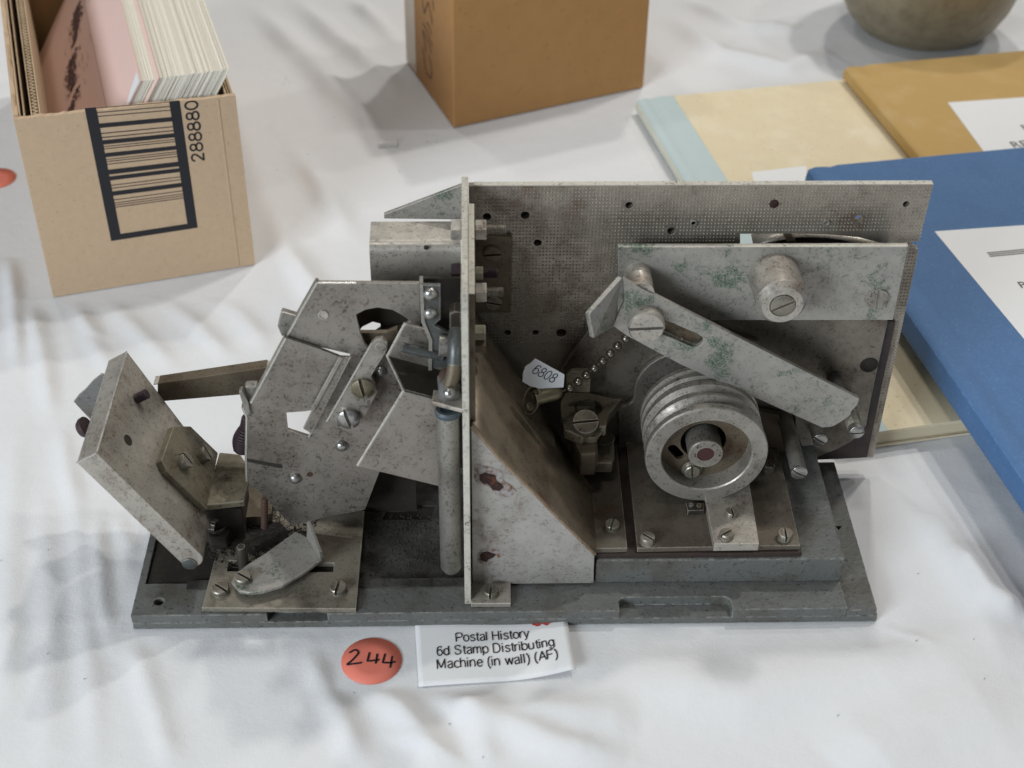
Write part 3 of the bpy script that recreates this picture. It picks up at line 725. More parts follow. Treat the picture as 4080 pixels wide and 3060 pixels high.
obj('hub_core', lathe((pc[0] - 0.2, 43.5, pc[2] - 0.2), (0, 1, 0), [(3.7, 0), (3.7, 4)], 20), REDPIN, hb)
screw(pl, (227.1, 49.5, 39.6), (0, -1, 0), 3.2, 2.0, 0.1, SCREW, washer=4.2)
sg = Vector((225.6, 45.5, 43.2))
# spring teeth and chips on the rim
g = G()
for b in [(213.8, 55.0, 71.8), (214.9, 55.0, 64.2), (219.2, 55.0, 68.9)]: ball((b[0], 50, b[2] + 3), 0.6, g, 6, 4)

# --- bed plates on the raised bed
lb = obj('laminate_bed', ext([(184.8, 16.6), (269.4, 16.4), (270.0, 84), (184.8, 84)], ('Z', 23.4), 2.35), PAXR, MA, bevel=0.2)
lp = obj('bed_plate', ext([(180, 17), (198.5, 17.2), (199.2, 80), (176, 80)], ('Z', 25.9), 2.4), BED, MA, bevel=0.3)
screw(lp, (193.2, 29.0, 25.9), (0, 0, 1), 3.0, 2.6, 1.3)
mp_ = obj('bed_plate', ext([(202.5, 17.2), (268.6, 17.8), (269.6, 84), (203.5, 84)], ('Z', 25.9), 2.4), BED, MA, bevel=0.3)
for p, a in (((206.8, 20.5, 25.9), 2.4), ((262.9, 22.1, 25.9), 1.55), ((262.7, 64.4, 25.9), 2.2)):
    screw(mp_, p, (0, 0, 1), 3.1, 3.2, a)
blk = obj('pulley_block', ext([(232.6, 47.4), (252.5, 51.3), (251.0, 15.0), (232.9, 14.9)] , ('Z', 30), 4.0), STEELB, MA, bevel=0.3)
screw(blk, (238.4, 19.1, 30.0), (0, 0, 1), 3.0, 2.4, 0.6)
screw(blk, (242.1, 31.7, 30.0), (0, 0, 1), 2.7, 2.4, 1.65)
cn = obj('small_terminal', ext([(224.4, 40.3), (232.1, 40.2), (231.5, 35.7), (224.7, 35.4)], ('Z', 29), 3.0), DARK, MA, bevel=0.3)
screw(cn, (226.5, 38.4, 29.0), (0, 0, 1), 1.1, 0.8, 0.3, RIVET)
screw(cn, (229.8, 38.1, 29.0), (0, 0, 1), 1.1, 0.8, 1.2, GRIME)

# --- latch casting left of the pulley
la = obj('latch_body', ext([(173.6, 76.3), (175.9, 82.2), (186.3, 82.3), (196.2, 78.3), (199.9, 78.7), (197.0, 73.8), (193.4, 68.0), (192.2, 64.0), (191.6, 59.7), (187.7, 59.7), (184.9, 56.7), (181.4, 54.2), (178.4, 55.5), (174.3, 58.1), (173.5, 64.7)], ('Z', 54), 5), OLIVE, MA, bevel=0.6)
obj('latch_tab', ext([(175.2, 70.9), (177.5, 73.4), (184.0, 73.3), (185.3, 72.3), (185.4, 62.2), (175.5, 62.6)], ('Y', 72), 2.4), OLIVE, la, bevel=0.4)
obj('latch_base', ext([(176.4, 73.2), (196.8, 74.3), (196.1, 59.8), (194.8, 56.3), (186.5, 56.4), (178.3, 57.8), (176.1, 61.7)], ('Z', 37), 5.5), OLIVE, la, bevel=0.8)
obj('latch_stem', ext([(176.5, 63.5), (188.0, 64.7), (187.1, 48.8), (180.7, 48.0)], ('Z', 49), 12), GRIME, la, bevel=0.8)
p = (182.9, 60.9, 56.0)
slot_g = slot_head((p[0], p[1], 53), (0, -0.5, 0.87), 5.7, 6.5, 1.67, 0.5)
obj('latch_knob', slot_g, OLIVE, la, smooth=40)
p0, p1 = Vector((185.2, 59.0, 52.0)), Vector((184.8, 57.1, 41.0))
obj('latch_finger', tube([p0, p0 * 0.6 + p1 * 0.4, p1, p1 + Vector((0, 0, -4))], [4.6, 3.0, 3.9, 3.9], 14), OLIVE, la, smooth=50)
p = (192.5, 71.6, 37.0)
obj('latch_washer', lathe((p[0], p[1], 37), (0, 0, 1), [(4.6, 0), (4.6, 0.8), (3.6, 0.9)], 18), OLIVE, la, smooth=40)

obj('latch_post', lathe((185, 72, 8), (0, 0, 1), [(6, 0), (6, 46)], 18), SOOT_SHADE, la, smooth=40)
# --- bead chain, crimp tube and ring
ch = obj('chain_link_wire', tube([(200.0, 73.0, 91.2), (195.6, 72.0, 86.5), (189.7, 70.0, 80.5), (183.1, 68.0, 74.8), (176.3, 66.0, 69.6), (172.7, 64.0, 69.2)], 0.35, 6), GRIME, MA)
for p in ((198.7, 72.5, 89.9), (195.6, 72.0, 86.5), (192.7, 71.0, 83.5), (189.7, 70.0, 80.5), (186.3, 69.0, 77.5), (183.1, 68.0, 74.8), (179.7, 67.0, 72.1), (176.3, 66.0, 69.6)):
    obj('bead', ball(p, 2.1 if p[0] > 205 else 1.95, None, 14, 9), BEAD, ch, smooth=80)
p0, p1 = Vector((172.7, 62.0, 71.4)), Vector((161.5, 58.0, 70.9))
d = (p1 - p0)
ct = obj('crimp_tube', lathe(p0, d, [(0.6, -0.2), (1.8, 0.3), (2.9, 1.6), (3.1, 3), (3.1, d.length), (2.6, d.length), (2.4, d.length - 3)], 20, caps=(True, True)), BRASS, MA, smooth=40)
rc = Vector((160.3, 57.0, 70.8))
ring = [rc + Vector((3.4 * math.cos(t), 1.5 * math.sin(t), 6.2 * math.sin(t + 0.35))) for t in np.linspace(0, 2 * math.pi, 20)]
obj('split_ring', tube(ring, 0.5, 6), BRASS, ct, smooth=60)
q0, q1 = Vector((159.9, 56.0, 68.4)), Vector((154.8, 60.0, 61.8))
obj('eye_pin', tube([q0, q1], 1.7, 10), BRASS, ct, smooth=60)
ball_g = lathe(Vector(q1) - (q0 - q1).normalized() * 0.4, (q1 - q0), [(2.8, 0), (2.8, 2.4), (1, 3)], 12)
obj('eye_boss', ball_g, RUSTY, ct, smooth=40)

# ------------------------------------------------------------------ left half of the machine
# --- pivoting slab
nS = Vector((0.863, 0, 0.505)); dS = Vector((0.513, 0, -0.858))
a = Vector((-12.3, 14, 76.9)); b = Vector((-4.1, 14, 81.7)); th = 9.5
L = 66.0
pr = [(0, 0), (0, th)]
for t in np.linspace(math.pi / 2, -math.pi / 2, 9): pr.append((L - th / 2 + th / 2 * math.cos(t) + 1.5, th / 2 + th / 2 * math.sin(t)))
g = G(); F0 = []; F1 = []
for s, t in pr:
    p = a + dS * s + nS * t; F0.append(p); F1.append(Vector((p.x, 77.0 if s < 20 else 77.0 - (s - 20) * 0.30, p.z)))
n = len(pr)
g.add(F0 + F1, [tuple(range(n)), tuple(range(2 * n - 1, n - 1, -1))] + [(i, (i + 1) % n, n + (i + 1) % n, n + i) for i in range(n)])
sl = obj('pivot_slab', g, STEELB, MA, bevel=0.35)
obj('worn_highlight_edge', tube([b + Vector((0, 1, 0)), Vector((b.x, 76.5, b.z))], 0.4, 6), WORN_HIGHLIGHT, sl)
obj('worn_highlight_edge', tube([a, b], 0.4, 6), WORN_HIGHLIGHT, sl)
pv = (23.2, 14.0, 22.8)
obj('pivot_pin', lathe((pv[0], 14.4, pv[2]), (0, -1, 0), [(2.9, 0), (2.9, 0.9), (2.6, 1.1)], 20), PIVOT, sl, smooth=35)
o = Vector((1.7, 57.7, 72.1))
stud(sl, o, nS, 2.1, 5.5, PURPLE, 0.7)
o = Vector((2.4, 33.9, 70.8))
obj('tapped_hole', lathe(o, nS, [(2.3, 0.05), (2.3, 0.25), (1.9, 0.3), (1.7, 0.08), (0.05, 0.06)], 16), SOOT_SHADE, sl, smooth=30)
# left side: bent bracket and screw
loop = [(-29.3, 75.0, 57.2), (-26.7, 75.0, 60.6), (-23.7, 75.0, 63.3), (-19.5, 75.0, 68.2), (-15.7, 75.0, 71.5), (-13.8, 75.0, 71.2), (-14.5, 75.0, 68.1), (-17.1, 75.0, 64.3), (-20.1, 75.0, 61.1), (-21.9, 75.0, 60.8), (-24.8, 75.0, 56.8), (-27.2, 75.0, 56.0)]
g = G(); dn = Vector((9.5, -2.0, -16)); K = len(loop)
g.add([Vector(p) for p in loop] + [Vector(p) + dn for p in loop], [(i, (i + 1) % K, K + (i + 1) % K, K + i) for i in range(K)])
obj('bent_bracket', g, BLUEM, sl, solid=0.9)
g = G().add([Vector(p) + dn * 0.16 for p in loop], [tuple(range(K))])
obj('bracket_lining', g, RUSTY, sl)
obj('bracket_shank', tube([(-17, 73, 56), (-6, 72, 53), (6, 70, 50)], 3.2, 10), BLUEM, sl, smooth=60)
p = Vector((-16.1, 40.0, 71.7))
obj('round_head_screw', lathe(p + nS * 2.0, -nS, [(4.3, 0), (4.2, 1.4), (3.4, 2.8), (1.8, 3.7), (0.1, 4.0)], 22), PURPLE, sl, smooth=50)
# angle bracket
P0 = Vector((13.4, 34, 57.2)); 
fr = (Vector((29.2, 0, 26)) + Vector((0.863, 0, 0.505)) * 0.15, (0, 1, 0), (-0.513, 0, 0.858), (0.863, 0, 0.505))
ab = obj('angle_bracket', ext([(34.5, 6.5), (69, 6.5), (68, 25), (59, 34), (36, 36), (33.5, 32)], fr, 3.0), OLIVE, MA, bevel=0.5)
obj('bracket_foot', ext([(27.0, 36.4), (43, 39), (43.5, 58), (38, 68), (29, 69.5)], ('Z', 33.2), 3.0), OLIVE, ab, bevel=0.5)
for q, a_ in (((18.9, 44.7, 49.5), 2.2), ((23.9, 58.3, 41.1), 1.9)):
    screw(ab, Vector(q) - nS * 0.2, nS, 3.5, 3.6, a_ + 0.8, SCREW)
for p in [(36.8, 58.5, 33.2), (34.5, 52.6, 33.2), (39.1, 46.7, 33.2), (25.7, 51.0, 33.2)]:
    q_ = [(p[0] + RNG.uniform(1.2, 2.9) * math.cos(t), p[1] + RNG.uniform(1.0, 2.4) * math.sin(t)) for t in np.linspace(0, 2 * math.pi, 12)[:-1]]
    obj('grease_patch', ext(q_, ('Z', 33.32), 0.15), GRIME, ab)
obj('bracket_support', box((31, 40, 8), (41, 60, 28)), SOOT_SHADE, MA)
# --- left base plate with slots, quadrant leaf
SLOTM = metal('khaki_stained_steel', '#938b7c', 0.45, 0.45, 0.6, 0.7, stain=0.6, green=0.25)
lbp = obj('slotted_base_plate', ext([(28.2, 1.8), (89.6, 0.4), (89.9, 57), (45, 57), (30.5, 42)], ('Z', 10.2), 2.3,
      [[(35.7, 27.7), (45.4, 27.5), (45.1, 21.7), (35.7, 21.9)], [(63.6, 26.0), (79.0, 26.0), (79.1, 21.0), (64.0, 20.9)]]), SLOTM, MA, bevel=0.25)
obj('plate_slot_floor', ext([(36, 10), (84, 10), (84, 32), (36, 32)], ('Z', 7.8), 0.6), SOOT_SHADE, lbp)
screw(lbp, (34.6, 10.3, 10.2), (0, 0, 1), 3.6, 2.8, 2.5)
screw(lbp, (81.8, 10.3, 10.2), (0, 0, 1), 3.5, 2.8, 1.4)
lf_o = [(39.1, 11.7), (40.3, 16.0), (44.3, 21.1), (51.0, 27.5), (62.4, 40.3), (67.9, 36.5), (74.7, 23.9), (67.7, 16.3), (59.7, 9.2), (52.8, 6.5), (47.0, 5.7), (42.8, 6.6)]
leaf = obj('quadrant_leaf', ext(lf_o, ('Z', 14.6), 1.7), GREEN, MA, bevel=0.4)
g = G().add([(67.9, 36.5, 14.6), (74.7, 23.9, 14.6)] + [(75.1, 18.4, 24.0), (68.8, 36.5, 24.0)] + [(66.7, 36.6, 24.0)], [(0, 1, 2, 3)])
obj('leaf_upturn', G().add([Vector(p) for p in g.v[:4]], [(0, 1, 2, 3)]), GREEN, leaf, solid=1.6, bevel=0.3)
screw(leaf, (43.9, 12.5, 14.6), (0, 0, 1), 3.5, 2.6, 2.55)
p = (42.4, 23.7, 10.0)
obj('dark_peg', lathe((p[0], p[1], 6), (0, 0, 1), [(2.3, 0), (2.3, 15.6), (1.6, 16.4), (0.1, 16.5)], 16), DARK, MA, smooth=45)
# --- rear plate, hinge and rusty stud in the clutter
rp = obj('grimy_plate', ext([(35.7, 54.8), (38.6, 57.7), (39.2, 65.0), (42.8, 66.2), (51.2, 64.4), (51.5, 50.0), (47.7, 48.0), (38.7, 47.3)], ('Z', 16), 5), GRIME, MA, bevel=0.5)
obj('hinge_block', ext([(17.9, 54.0), (35.2, 53.4), (36.8, 44.6), (34.7, 34.6), (27.4, 34.7), (25.5, 40.3), (20.9, 42.8), (18.3, 45.3)], ('Z', 17), 9), SOOT_SHADE, MA, bevel=0.7)
p = (29.8, 40.8, 18.0)
obj('hinge_ring', lathe((p[0], p[1], 17), (0, 0, 1), [(4.0, 0), (4.0, 1.0), (3.4, 1.1), (3.2, 0.3), (0.1, 0.2)], 20), DARK, MA, smooth=35)
p = Vector((22.7, 36.0, 23.2))
obj('bright_pin', tube([p, p + Vector((7.5, -0.5, -1.4))], 2.2, 14), RIVET, MA, smooth=50)
p = Vector((50.8, 34.0, 22.8)); q = Vector((52.4, 34.0, 39.2))
stud(MA, p, q - p, 1.5, (q - p).length, RUSTY, 1.6)
rivet(MA, (52.0, 49.2, 8.0), (0, 0, 1), 2.0, RUSTY)
g = G()
for k in range(1500):
    x = RNG.uniform(29, 70); y = RNG.uniform(24, 54) + RNG.normal() * 2; r = RNG.uniform(0.15, 0.75) * (1.5 if RNG.uniform() < 0.08 else 1)
    zt = (10.2 if y < 42 + (x - 30) * 0.2 else 5.0) - 0.2
    if RNG.uniform() > math.exp(-((x - 40) / 22) ** 2 - ((y - 42) / 9) ** 2) + 0.08: continue
    lathe((x, y, zt), (RNG.normal() * 0.3, RNG.normal() * 0.3, 1), [(r, 0), (r * 1.1, r * 0.5), (r * 0.6, r * 1.0), (r * 0.1, r * 1.15)], 6, g)
for k in range(130):
    x, y = RNG.uniform(28, 68), RNG.uniform(24, 52); a = RNG.uniform(0, 6.28); z = RNG.uniform(10.4, 13)
    pts = [Vector((x + j * 1.6 * math.cos(a + j * 0.3), y + j * 1.6 * math.sin(a + j * 0.3), z + 0.8 * math.sin(j * 1.1 + k))) for j in range(5)]
    tube(pts, 0.12, 4, g)
g0 = [(45 + (15 + RNG.uniform(-2, 2)) * math.cos(t), 41 + (9 + RNG.uniform(-1.5, 1.5)) * math.sin(t)) for t in np.linspace(0, 2 * math.pi, 40)[:-1]]
ext([(x, y) for x, y in g0], ('Z', 10.6), 0.3, (), g)
o = obj('oily_fluff', g, SOOT_SHADE, MA, smooth=60); o['kind'] = 'stuff'

obj('light_block_plate', ext([(58, 5), (112, 5), (112, 60), (92, 40), (62, 30)], ('Y', 62), 2), SOOT_SHADE, MA)  # added plate, keeps lamp light off the slotted base plate
obj('added_dark_sheet', ext([(113, 8.5), (132.8, 8.5), (132.8, 111), (120, 111)], ('Y', 86.5), 2), SOOT_SHADE, MA)  # added sheet, puts darkness into the gap behind the rod
# --- tilted sheet-metal frame
FY = 46
fo = [(79.2, 136.3), (117.1, 135.7), (117.1, 117.2), (111.0, 81.2), (100.3, 44.7)] + [(98.1, 41.8), (91.3, 21.2)] + [(85.5, 19.0), (60.2, 12.0), (43.8, 38.0), (45.0, 49.8), (45.3, 55.3)] + [(44.8, 50.9), (47.2, 71.9), (45.4, 82.9), (47.0, 84.8), (50.7, 82.2), (65.9, 111.0), (74.0, 126.2)]
win = [(62.8, 74.3), (66.1, 81.0), (78.5, 106.4), (81.9, 105.4), (90.2, 102.9), (70.8, 61.4), (62.7, 65.1)]
sec = [(93.0, 121.7), (96.3, 123.8), (101.4, 124.9), (106.9, 123.7), (111.0, 120.8), (113.3, 118.6), (110.9, 116.5), (104.3, 102.5), (97.4, 104.8), (95.8, 107.0), (94.0, 113.5)]
fo2 = [(79.2, 136.3), (117.1, 135.7), (117.1, 117.2), (111.0, 81.2), (100.3, 44.7)] + [(98.1, 41.8), (91.3, 21.2), (74.9, 17.1)] + [(60.2, 12.0), (43.8, 38.0), (45.5, 55.3)] + [(44.8, 50.9), (47.2, 71.9), (46.2, 77.1), (49.5, 79.1), (65.9, 111.0), (74.0, 126.2)]
fm = obj('frame_plate', ext(fo2, ('Y', FY), 1.7, [win, sec]), STEELF, MA, bevel=0.3)
cv = obj('window_cover', ext([(66.3, 112.5), (78.7, 107.1), (86.2, 103.2), (73.9, 77.0), (70.3, 76.4), (62.7, 75.8), (49.9, 80.9)], ('Y', 43.8), 1.6), STEELF, MA, bevel=0.3)
def edge_strip(pts, y, wd, par, mat):                      # bent-back flange along an edge
    g = G(); v = []
    for p in pts: v += [(p[0], y, p[1]), (p[0] - 0.2, y + wd, p[1] - 0.3)]
    g.add(v, [(2 * i, 2 * i + 2, 2 * i + 3, 2 * i + 1) for i in range(len(pts) - 1)])
    return obj('side_flange', g, mat, par, solid=1.2)
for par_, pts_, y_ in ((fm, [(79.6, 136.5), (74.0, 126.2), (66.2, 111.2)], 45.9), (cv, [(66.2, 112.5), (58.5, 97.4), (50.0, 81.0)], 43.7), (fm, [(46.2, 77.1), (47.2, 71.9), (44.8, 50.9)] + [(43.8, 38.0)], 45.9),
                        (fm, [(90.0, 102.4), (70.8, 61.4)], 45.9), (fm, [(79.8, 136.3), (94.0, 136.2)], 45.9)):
    obj('worn_highlight_edge', tube([(p[0], y_, p[1]) for p in pts_], 0.42, 6), WORN_HIGHLIGHT, par_)  # edge highlights drawn as bright tubes
edge_strip([(79.6, 136.5), (74.0, 126.2), (66.2, 111.2)], 45.9, 3.2, fm, GALV)
edge_strip([(66.2, 112.5), (58.5, 97.4), (50.0, 81.0)], 43.7, 3, cv, GALV)
edge_strip([(46.2, 77.1), (47.2, 71.9), (44.8, 50.9)] + [(43.8, 38.0)], 45.9, 3, fm, GALV)
obj('frame_ear', ext([(65.0, 121.9), (67.9, 120.8), (73.2, 118.7), (71.8, 111.2), (67.1, 111.2), (64.0, 110.2), (62.9, 115.0), (63.8, 118.2)], ('Y', 47.8), 3), GALV, fm, bevel=0.5)
obj('frame_ear', ext([(47.7, 86.6), (52.3, 86.8), (52.2, 80.8), (49.3, 78.6), (46.9, 81.5)], ('Y', 47), 4), GALV, fm, bevel=0.6)
obj('frame_ear', ext([(45.6, 86.2), (47.0, 87.0), (48.9, 80.4), (49.1, 75.3), (47.4, 73.5)], ('Y', 44.4), 3), GALV, fm, bevel=0.5)
# spine: ridge beside the window and lever strip
g = ext([(85.8, 104.4), (89.8, 104.1), (72.4, 66.2), (69.4, 68.6)], ('Y', 42.5), 1.4)
obj('window_guide', ext([(85.8, 104.8), (87.5, 104.6), (74.7, 78.8), (73.2, 79.3)], ('Y', 41.5), 1.0), STEEL, fm, bevel=0.2)
obj('window_guide', g, STEELF, fm, bevel=0.3)
ls = obj('lever_strip', ext([(98.7, 112.2), (100.3, 114.0), (102.9, 114.4), (104.7, 112.9), (104.6, 109.5), (97.7, 96.4), (100.2, 89.1), (93.6, 74.9), (88.6, 72.9), (79.3, 74.1)], ('Y', 40.5), 2.2), STEEL, MA, bevel=0.35)
obj('worn_highlight_edge', tube([(p[0], 40.5, p[1]) for p in [(98.7, 112.2), (79.3, 74.1)]], 0.4, 6), WORN_HIGHLIGHT, ls)
screw(ls, (94.4, 40.5, 91.4), (0, -1, 0), 4.6, 2.0, 0.2, BRASS, dome=0.8)
screw(ls, (88.1, 40.5, 76.4), (0, -1, 0), 4.5, 2.4, 0.3, RIVET, dome=0.8)
obj('strip_boss', lathe((102.1, 40.5, 110.5), (0, -1, 0), [(2.3, 0), (2.2, 0.3), (1.8, 0.45)], 16), STEEL, ls, smooth=40)
for p, r in (((83.7, 46.0, 56.9), 2.7), ((101.1, 46.0, 94.8), 2.4), ((63.6, 46.0, 39.4), 2.6)):
    rivet(fm, p, (0, -1, 0), r)
obj('blind_rivet', lathe((80.8, 46.0, 121.8), (0, -1, 0), [(2.0, 0), (2.0, 0.5), (1.5, 0.6), (1.4, 0.2), (0.1, 0.15)], 16), STEELB, fm, smooth=35)
obj('pin_hole', lathe((69.8, 46.0, 41.3), (0, -1, 0), [(1.3, 0.02), (1.2, 0.3), (0.8, 0.3), (0.7, 0.05), (0.05, 0.04)], 12), RUSTY, fm, smooth=30)
obj('saw_slot', ext([(45.0, 50.2), (58.9, 46.7), (59.0, 44.8), (57.4, 45.0), (45.3, 48.4)], ('Y', 45.85), 0.3), SOOT_SHADE, fm)
# interior dark web behind the lever strip, and sector backing
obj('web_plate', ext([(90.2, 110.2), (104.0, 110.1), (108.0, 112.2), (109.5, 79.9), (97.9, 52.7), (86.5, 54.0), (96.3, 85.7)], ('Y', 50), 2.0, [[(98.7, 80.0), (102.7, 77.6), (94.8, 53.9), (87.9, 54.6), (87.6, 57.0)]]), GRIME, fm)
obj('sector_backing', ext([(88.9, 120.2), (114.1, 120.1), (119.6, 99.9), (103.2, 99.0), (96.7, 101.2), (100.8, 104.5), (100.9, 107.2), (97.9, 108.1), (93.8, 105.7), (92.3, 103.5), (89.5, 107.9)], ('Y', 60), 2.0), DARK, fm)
obj('sector_cam', ext([(96.4, 104.8), (98.9, 107.2), (102.4, 108.0), (113.9, 111.2), (113.7, 106.3), (106.5, 100.8), (103.7, 96.4), (98.8, 95.3), (96.2, 100.9)], ('Y', 53), 3.0), SOOT_SHADE, fm, bevel=0.5)
obj('slot_shadow_plate', ext([(87.8, 81.8), (102.6, 81.7), (101.1, 45.8), (83.9, 46.0)], ('Y', 55), 1), SOOT_SHADE, fm)
# coil spring at left
c0, c1 = Vector((41.0, 58.0, 44.1)), Vector((45.5, 58.0, 61.8))
pts = []; u_, w2, n_ = basis(c1 - c0); LN = (c1 - c0).length
for i in range(15 * 12 + 1):
    t = i / (15 * 12); rr = 4.2 * (0.55 + 0.45 * math.sin(math.pi * min(1, t * 1.25 + 0.12)))
    pts.append(c0 + n_ * LN * t + (u_ * math.cos(i * math.pi / 6) + w2 * math.sin(i * math.pi / 6)) * rr)
obj('coil_spring', tube(pts, 0.62, 6), PURPLE, MA, smooth=60)
h1 = pts[-1]
obj('spring_hook', tube([h1, h1 + Vector((2.5, -3, 1.5)), Vector((h1.x + 5, 48, h1.z + 3))], 0.6, 6), PURPLE, MA, smooth=60)
obj('link_pivot', tube([(59, 78, 73), (59, 47.5, 73)], 2.4, 12), GRIME, MA, smooth=50)
# --- link bar between slab and frame
g = ext([(6.8, 66.9), (52.2, 75.0), (51.0, 61.9), (5.4, 57.3)], ('Y', 74), 5.5)
lk = obj('link_bar', g, GRIME, MA, bevel=0.3)
obj('pale_edge', ext([(5.0, 74.05), (58, 74.05), (58, 79.4), (5.0, 79.4)], ((0, 0, 66.0 - 0.62), (1, 0, 0.165), (0, 1, 0), (0, 0, 1)), 0.35), EDGE, lk)

# --- rivet plate (hanger) right of the frame
hg = obj('hanger_plate', ext([(118.1, 143.3), (125.3, 143.0), (125.1, 128.1), (122.4, 125.3), (128.6, 121.1), (127.9, 105.6), (120.5, 104.9), (120.9, 119.0), (118.3, 127.6)], ('Y', 34), 1.8), PIVOT, MA, bevel=0.3)
for p in ((121.5, 34.0, 139.6), (121.3, 34.0, 130.9)): rivet(hg, p, (0, -1, 0), 2.7)
obj('hanger_hole', lathe((125.8, 34.0, 111.3), (0, -1, 0), [(1.4, 0.02), (1.3, 0.2), (0.9, 0.2), (0.8, 0.05), (0.05, 0.04)], 12), SOOT_SHADE, hg)
edge_strip([(p[0] + 0.3, p[1]) for p in [(118.1, 143.3), (118.3, 127.6), (120.9, 119.0), (120.4, 104.9)]], 33.2, 7, hg, GALV)
obj('dark_backing', ext([(116.8, 131.1), (133.3, 131.0), (132.8, 76.1), (114.3, 76.3)], ('Y', 56), 1.5), SOOT_SHADE, MA)
# --- bent chevron guide
E_ = Vector((0.945, 0, -0.327))
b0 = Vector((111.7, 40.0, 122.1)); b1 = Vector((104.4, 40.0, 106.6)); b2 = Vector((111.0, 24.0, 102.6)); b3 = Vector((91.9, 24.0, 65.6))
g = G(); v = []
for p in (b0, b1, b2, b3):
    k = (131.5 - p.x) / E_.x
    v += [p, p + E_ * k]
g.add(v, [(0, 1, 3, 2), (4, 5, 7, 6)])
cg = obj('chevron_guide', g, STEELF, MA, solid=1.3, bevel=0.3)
obj('chevron_step', G().add(v[2:6], [(0, 1, 3, 2)]), DARK, cg, solid=1.3)  # shade of the step facet put into its dark colour
obj('chevron_edge', tube([b0, b1, b2, b3], 0.55, 6), EDGE, cg)
q0, q1 = Vector((110.2, 34.0, 115.5)), Vector((120.4, 34.0, 112.4))
obj('guide_pin', tube([q0, q1, q1 + (q1 - q0) * 0.5], 1.9, 14), PIVOT, cg, smooth=50)
# --- vertical rod with knuckle joint
rod = obj('drive_rod', tube([(127.4, 18, 13.0), (127.4, 18, 13.8), (127.4, 18, 16), (127.4, 18, 97)], [1.6, 3.2, 4.3, 4.15], 28), GALV, MA, smooth=50)
obj('blue_collar', lathe((127.4, 18, 96.5), (0, 0, 1), [(4.9, 0), (5.0, 1.6), (4.5, 2.4), (3.2, 2.4), (3.0, 1.9), (0.1, 1.9)], 24), metal('blue_washer', '#3d4a52', 0.5, 0.2, 0.6, 0.6), rod, smooth=35)
tabp = ext([(121.7, 17.0), (122.1, 24.0), (134.8, 21.6), (135.2, 11.3)], ('Z', 103), 1.8)
obj('rod_tab', tabp, STEELB, rod, bevel=0.3)
k0, k1 = Vector((127.1, 26.0, 107.4)), Vector((128.4, 18.0, 104.1))
kj = obj('knuckle', tube([k0 + (k0 - k1) * 0.22, k0, k0.lerp(k1, 0.5), k1, k1 + (k1 - k0) * 0.16], [1.8, 3.7, 3.9, 4.3, 2.6], 18), BLUEM, rod, smooth=60)
kf = Vector((0, -0.7, 0.71))
rivet(kj, Vector((128.0, 15.0, 108.8)), kf, 2.3)
obj('knuckle_cap', lathe(k0 + kf * 2.2, kf, [(2.9, 0), (2.9, 1.6), (2.2, 2.2), (0.1, 2.3)], 16), RUSTY, rod, smooth=40)
obj('knuckle', tube([Vector((130.6, 20.0, 101.8)), Vector((130.3, 22.0, 105.9)), Vector((129.9, 25.0, 106.5))], [2.6, 3.2, 2.0], 14), BLUEM, rod, smooth=60)
cr = [Vector((128.3, 19.0, 108.7)), Vector((129.4, 20.0, 112.6)), Vector((130.2, 22.0, 116.9))]
obj('crank_link', tube(smooth_pts(cr, 4), [2.6] * 9, 14), GRIME, rod, smooth=60)
cr = [Vector((130.2, 22.0, 116.7)), Vector((130.5, 24.0, 121.2)), Vector((130.6, 27.0, 124.3)), Vector((130.8, 30.0, 124.6))]
obj('crank_sleeve', tube(smooth_pts(cr, 4), [2.9] * 13, 14), PIVOT, rod, smooth=60)
p = Vector((124.4, 30.0, 119.0))
obj('crank_bush', tube([p, p + Vector((6.5, 0, -0.6))], 4.0, 22), GALV, rod, smooth=40)
obj('bush_flange', tube([p + Vector((6.5, 0, -0.6)), p + Vector((8.8, 0, -0.8))], 5.2, 24), BLUEM, rod, smooth=40)
obj('pivot_block', ext([(128.3, 129.3), (130.2, 130.1), (132.7, 129.7), (132.6, 121.8), (128.2, 121.4)], ('Y', 36), 6), DARK, rod, bevel=0.6)
# --- channel block and triangular gusset at the back
ch_o = [(72.5, 111)] + [(76.7 - 4.2 * math.cos(t), 131.2 + 4.2 * math.sin(t)) for t in np.linspace(0, math.pi / 2, 9)] + [(88, 136.2), (88, 111)]
cb = obj('channel_block', ext([(p[0], p[1]) for p in ch_o], ('X', 97.2), 35.0), STEELB, MA, smooth=30)
rivet(cb, (119.1, 72.5, 134.3), (0, -1, 0), 1.0, SOOT_SHADE)
obj('triangular_gusset', ext([(102.2, 136.9), (133.9, 150.6), (133.8, 134.4), (102.1, 135.0)], ('Y', 92), 1.8), GREEN, MA, bevel=0.2)

# ------------------------------------------------------------------ paper tag on the chain
tg = [(161.3, 92.5), (173.2, 84.3), (173.0, 78.0), (167.5, 77.7), (163.8, 77.4), (159.7, 78.7), (156.5, 81.0), (156.6, 85.1), (157.5, 88.5), (159.5, 90.2)]
tp = obj('paper_tag', ext(tg, ('Y', 56), 0.3), PAPERB)
tag(tp, 'small torn white paper tag numbered 6808 resting by the bead chain', 'tag')
o0 = Vector((160.0, 55.9, 85.7)); o1 = Vector((168.5, 55.9, 80.4))
du = (o1 - o0); WL = du.length; du.normalize(); dvv = Vector((-du.z, 0, du.x))
if dvv.z < 0: dvv = -dvv
obj('tag_number', sans('6808', lambda u, v: o0 + du * u + dvv * v, WL, 0.10, 1.15), INK, tp)

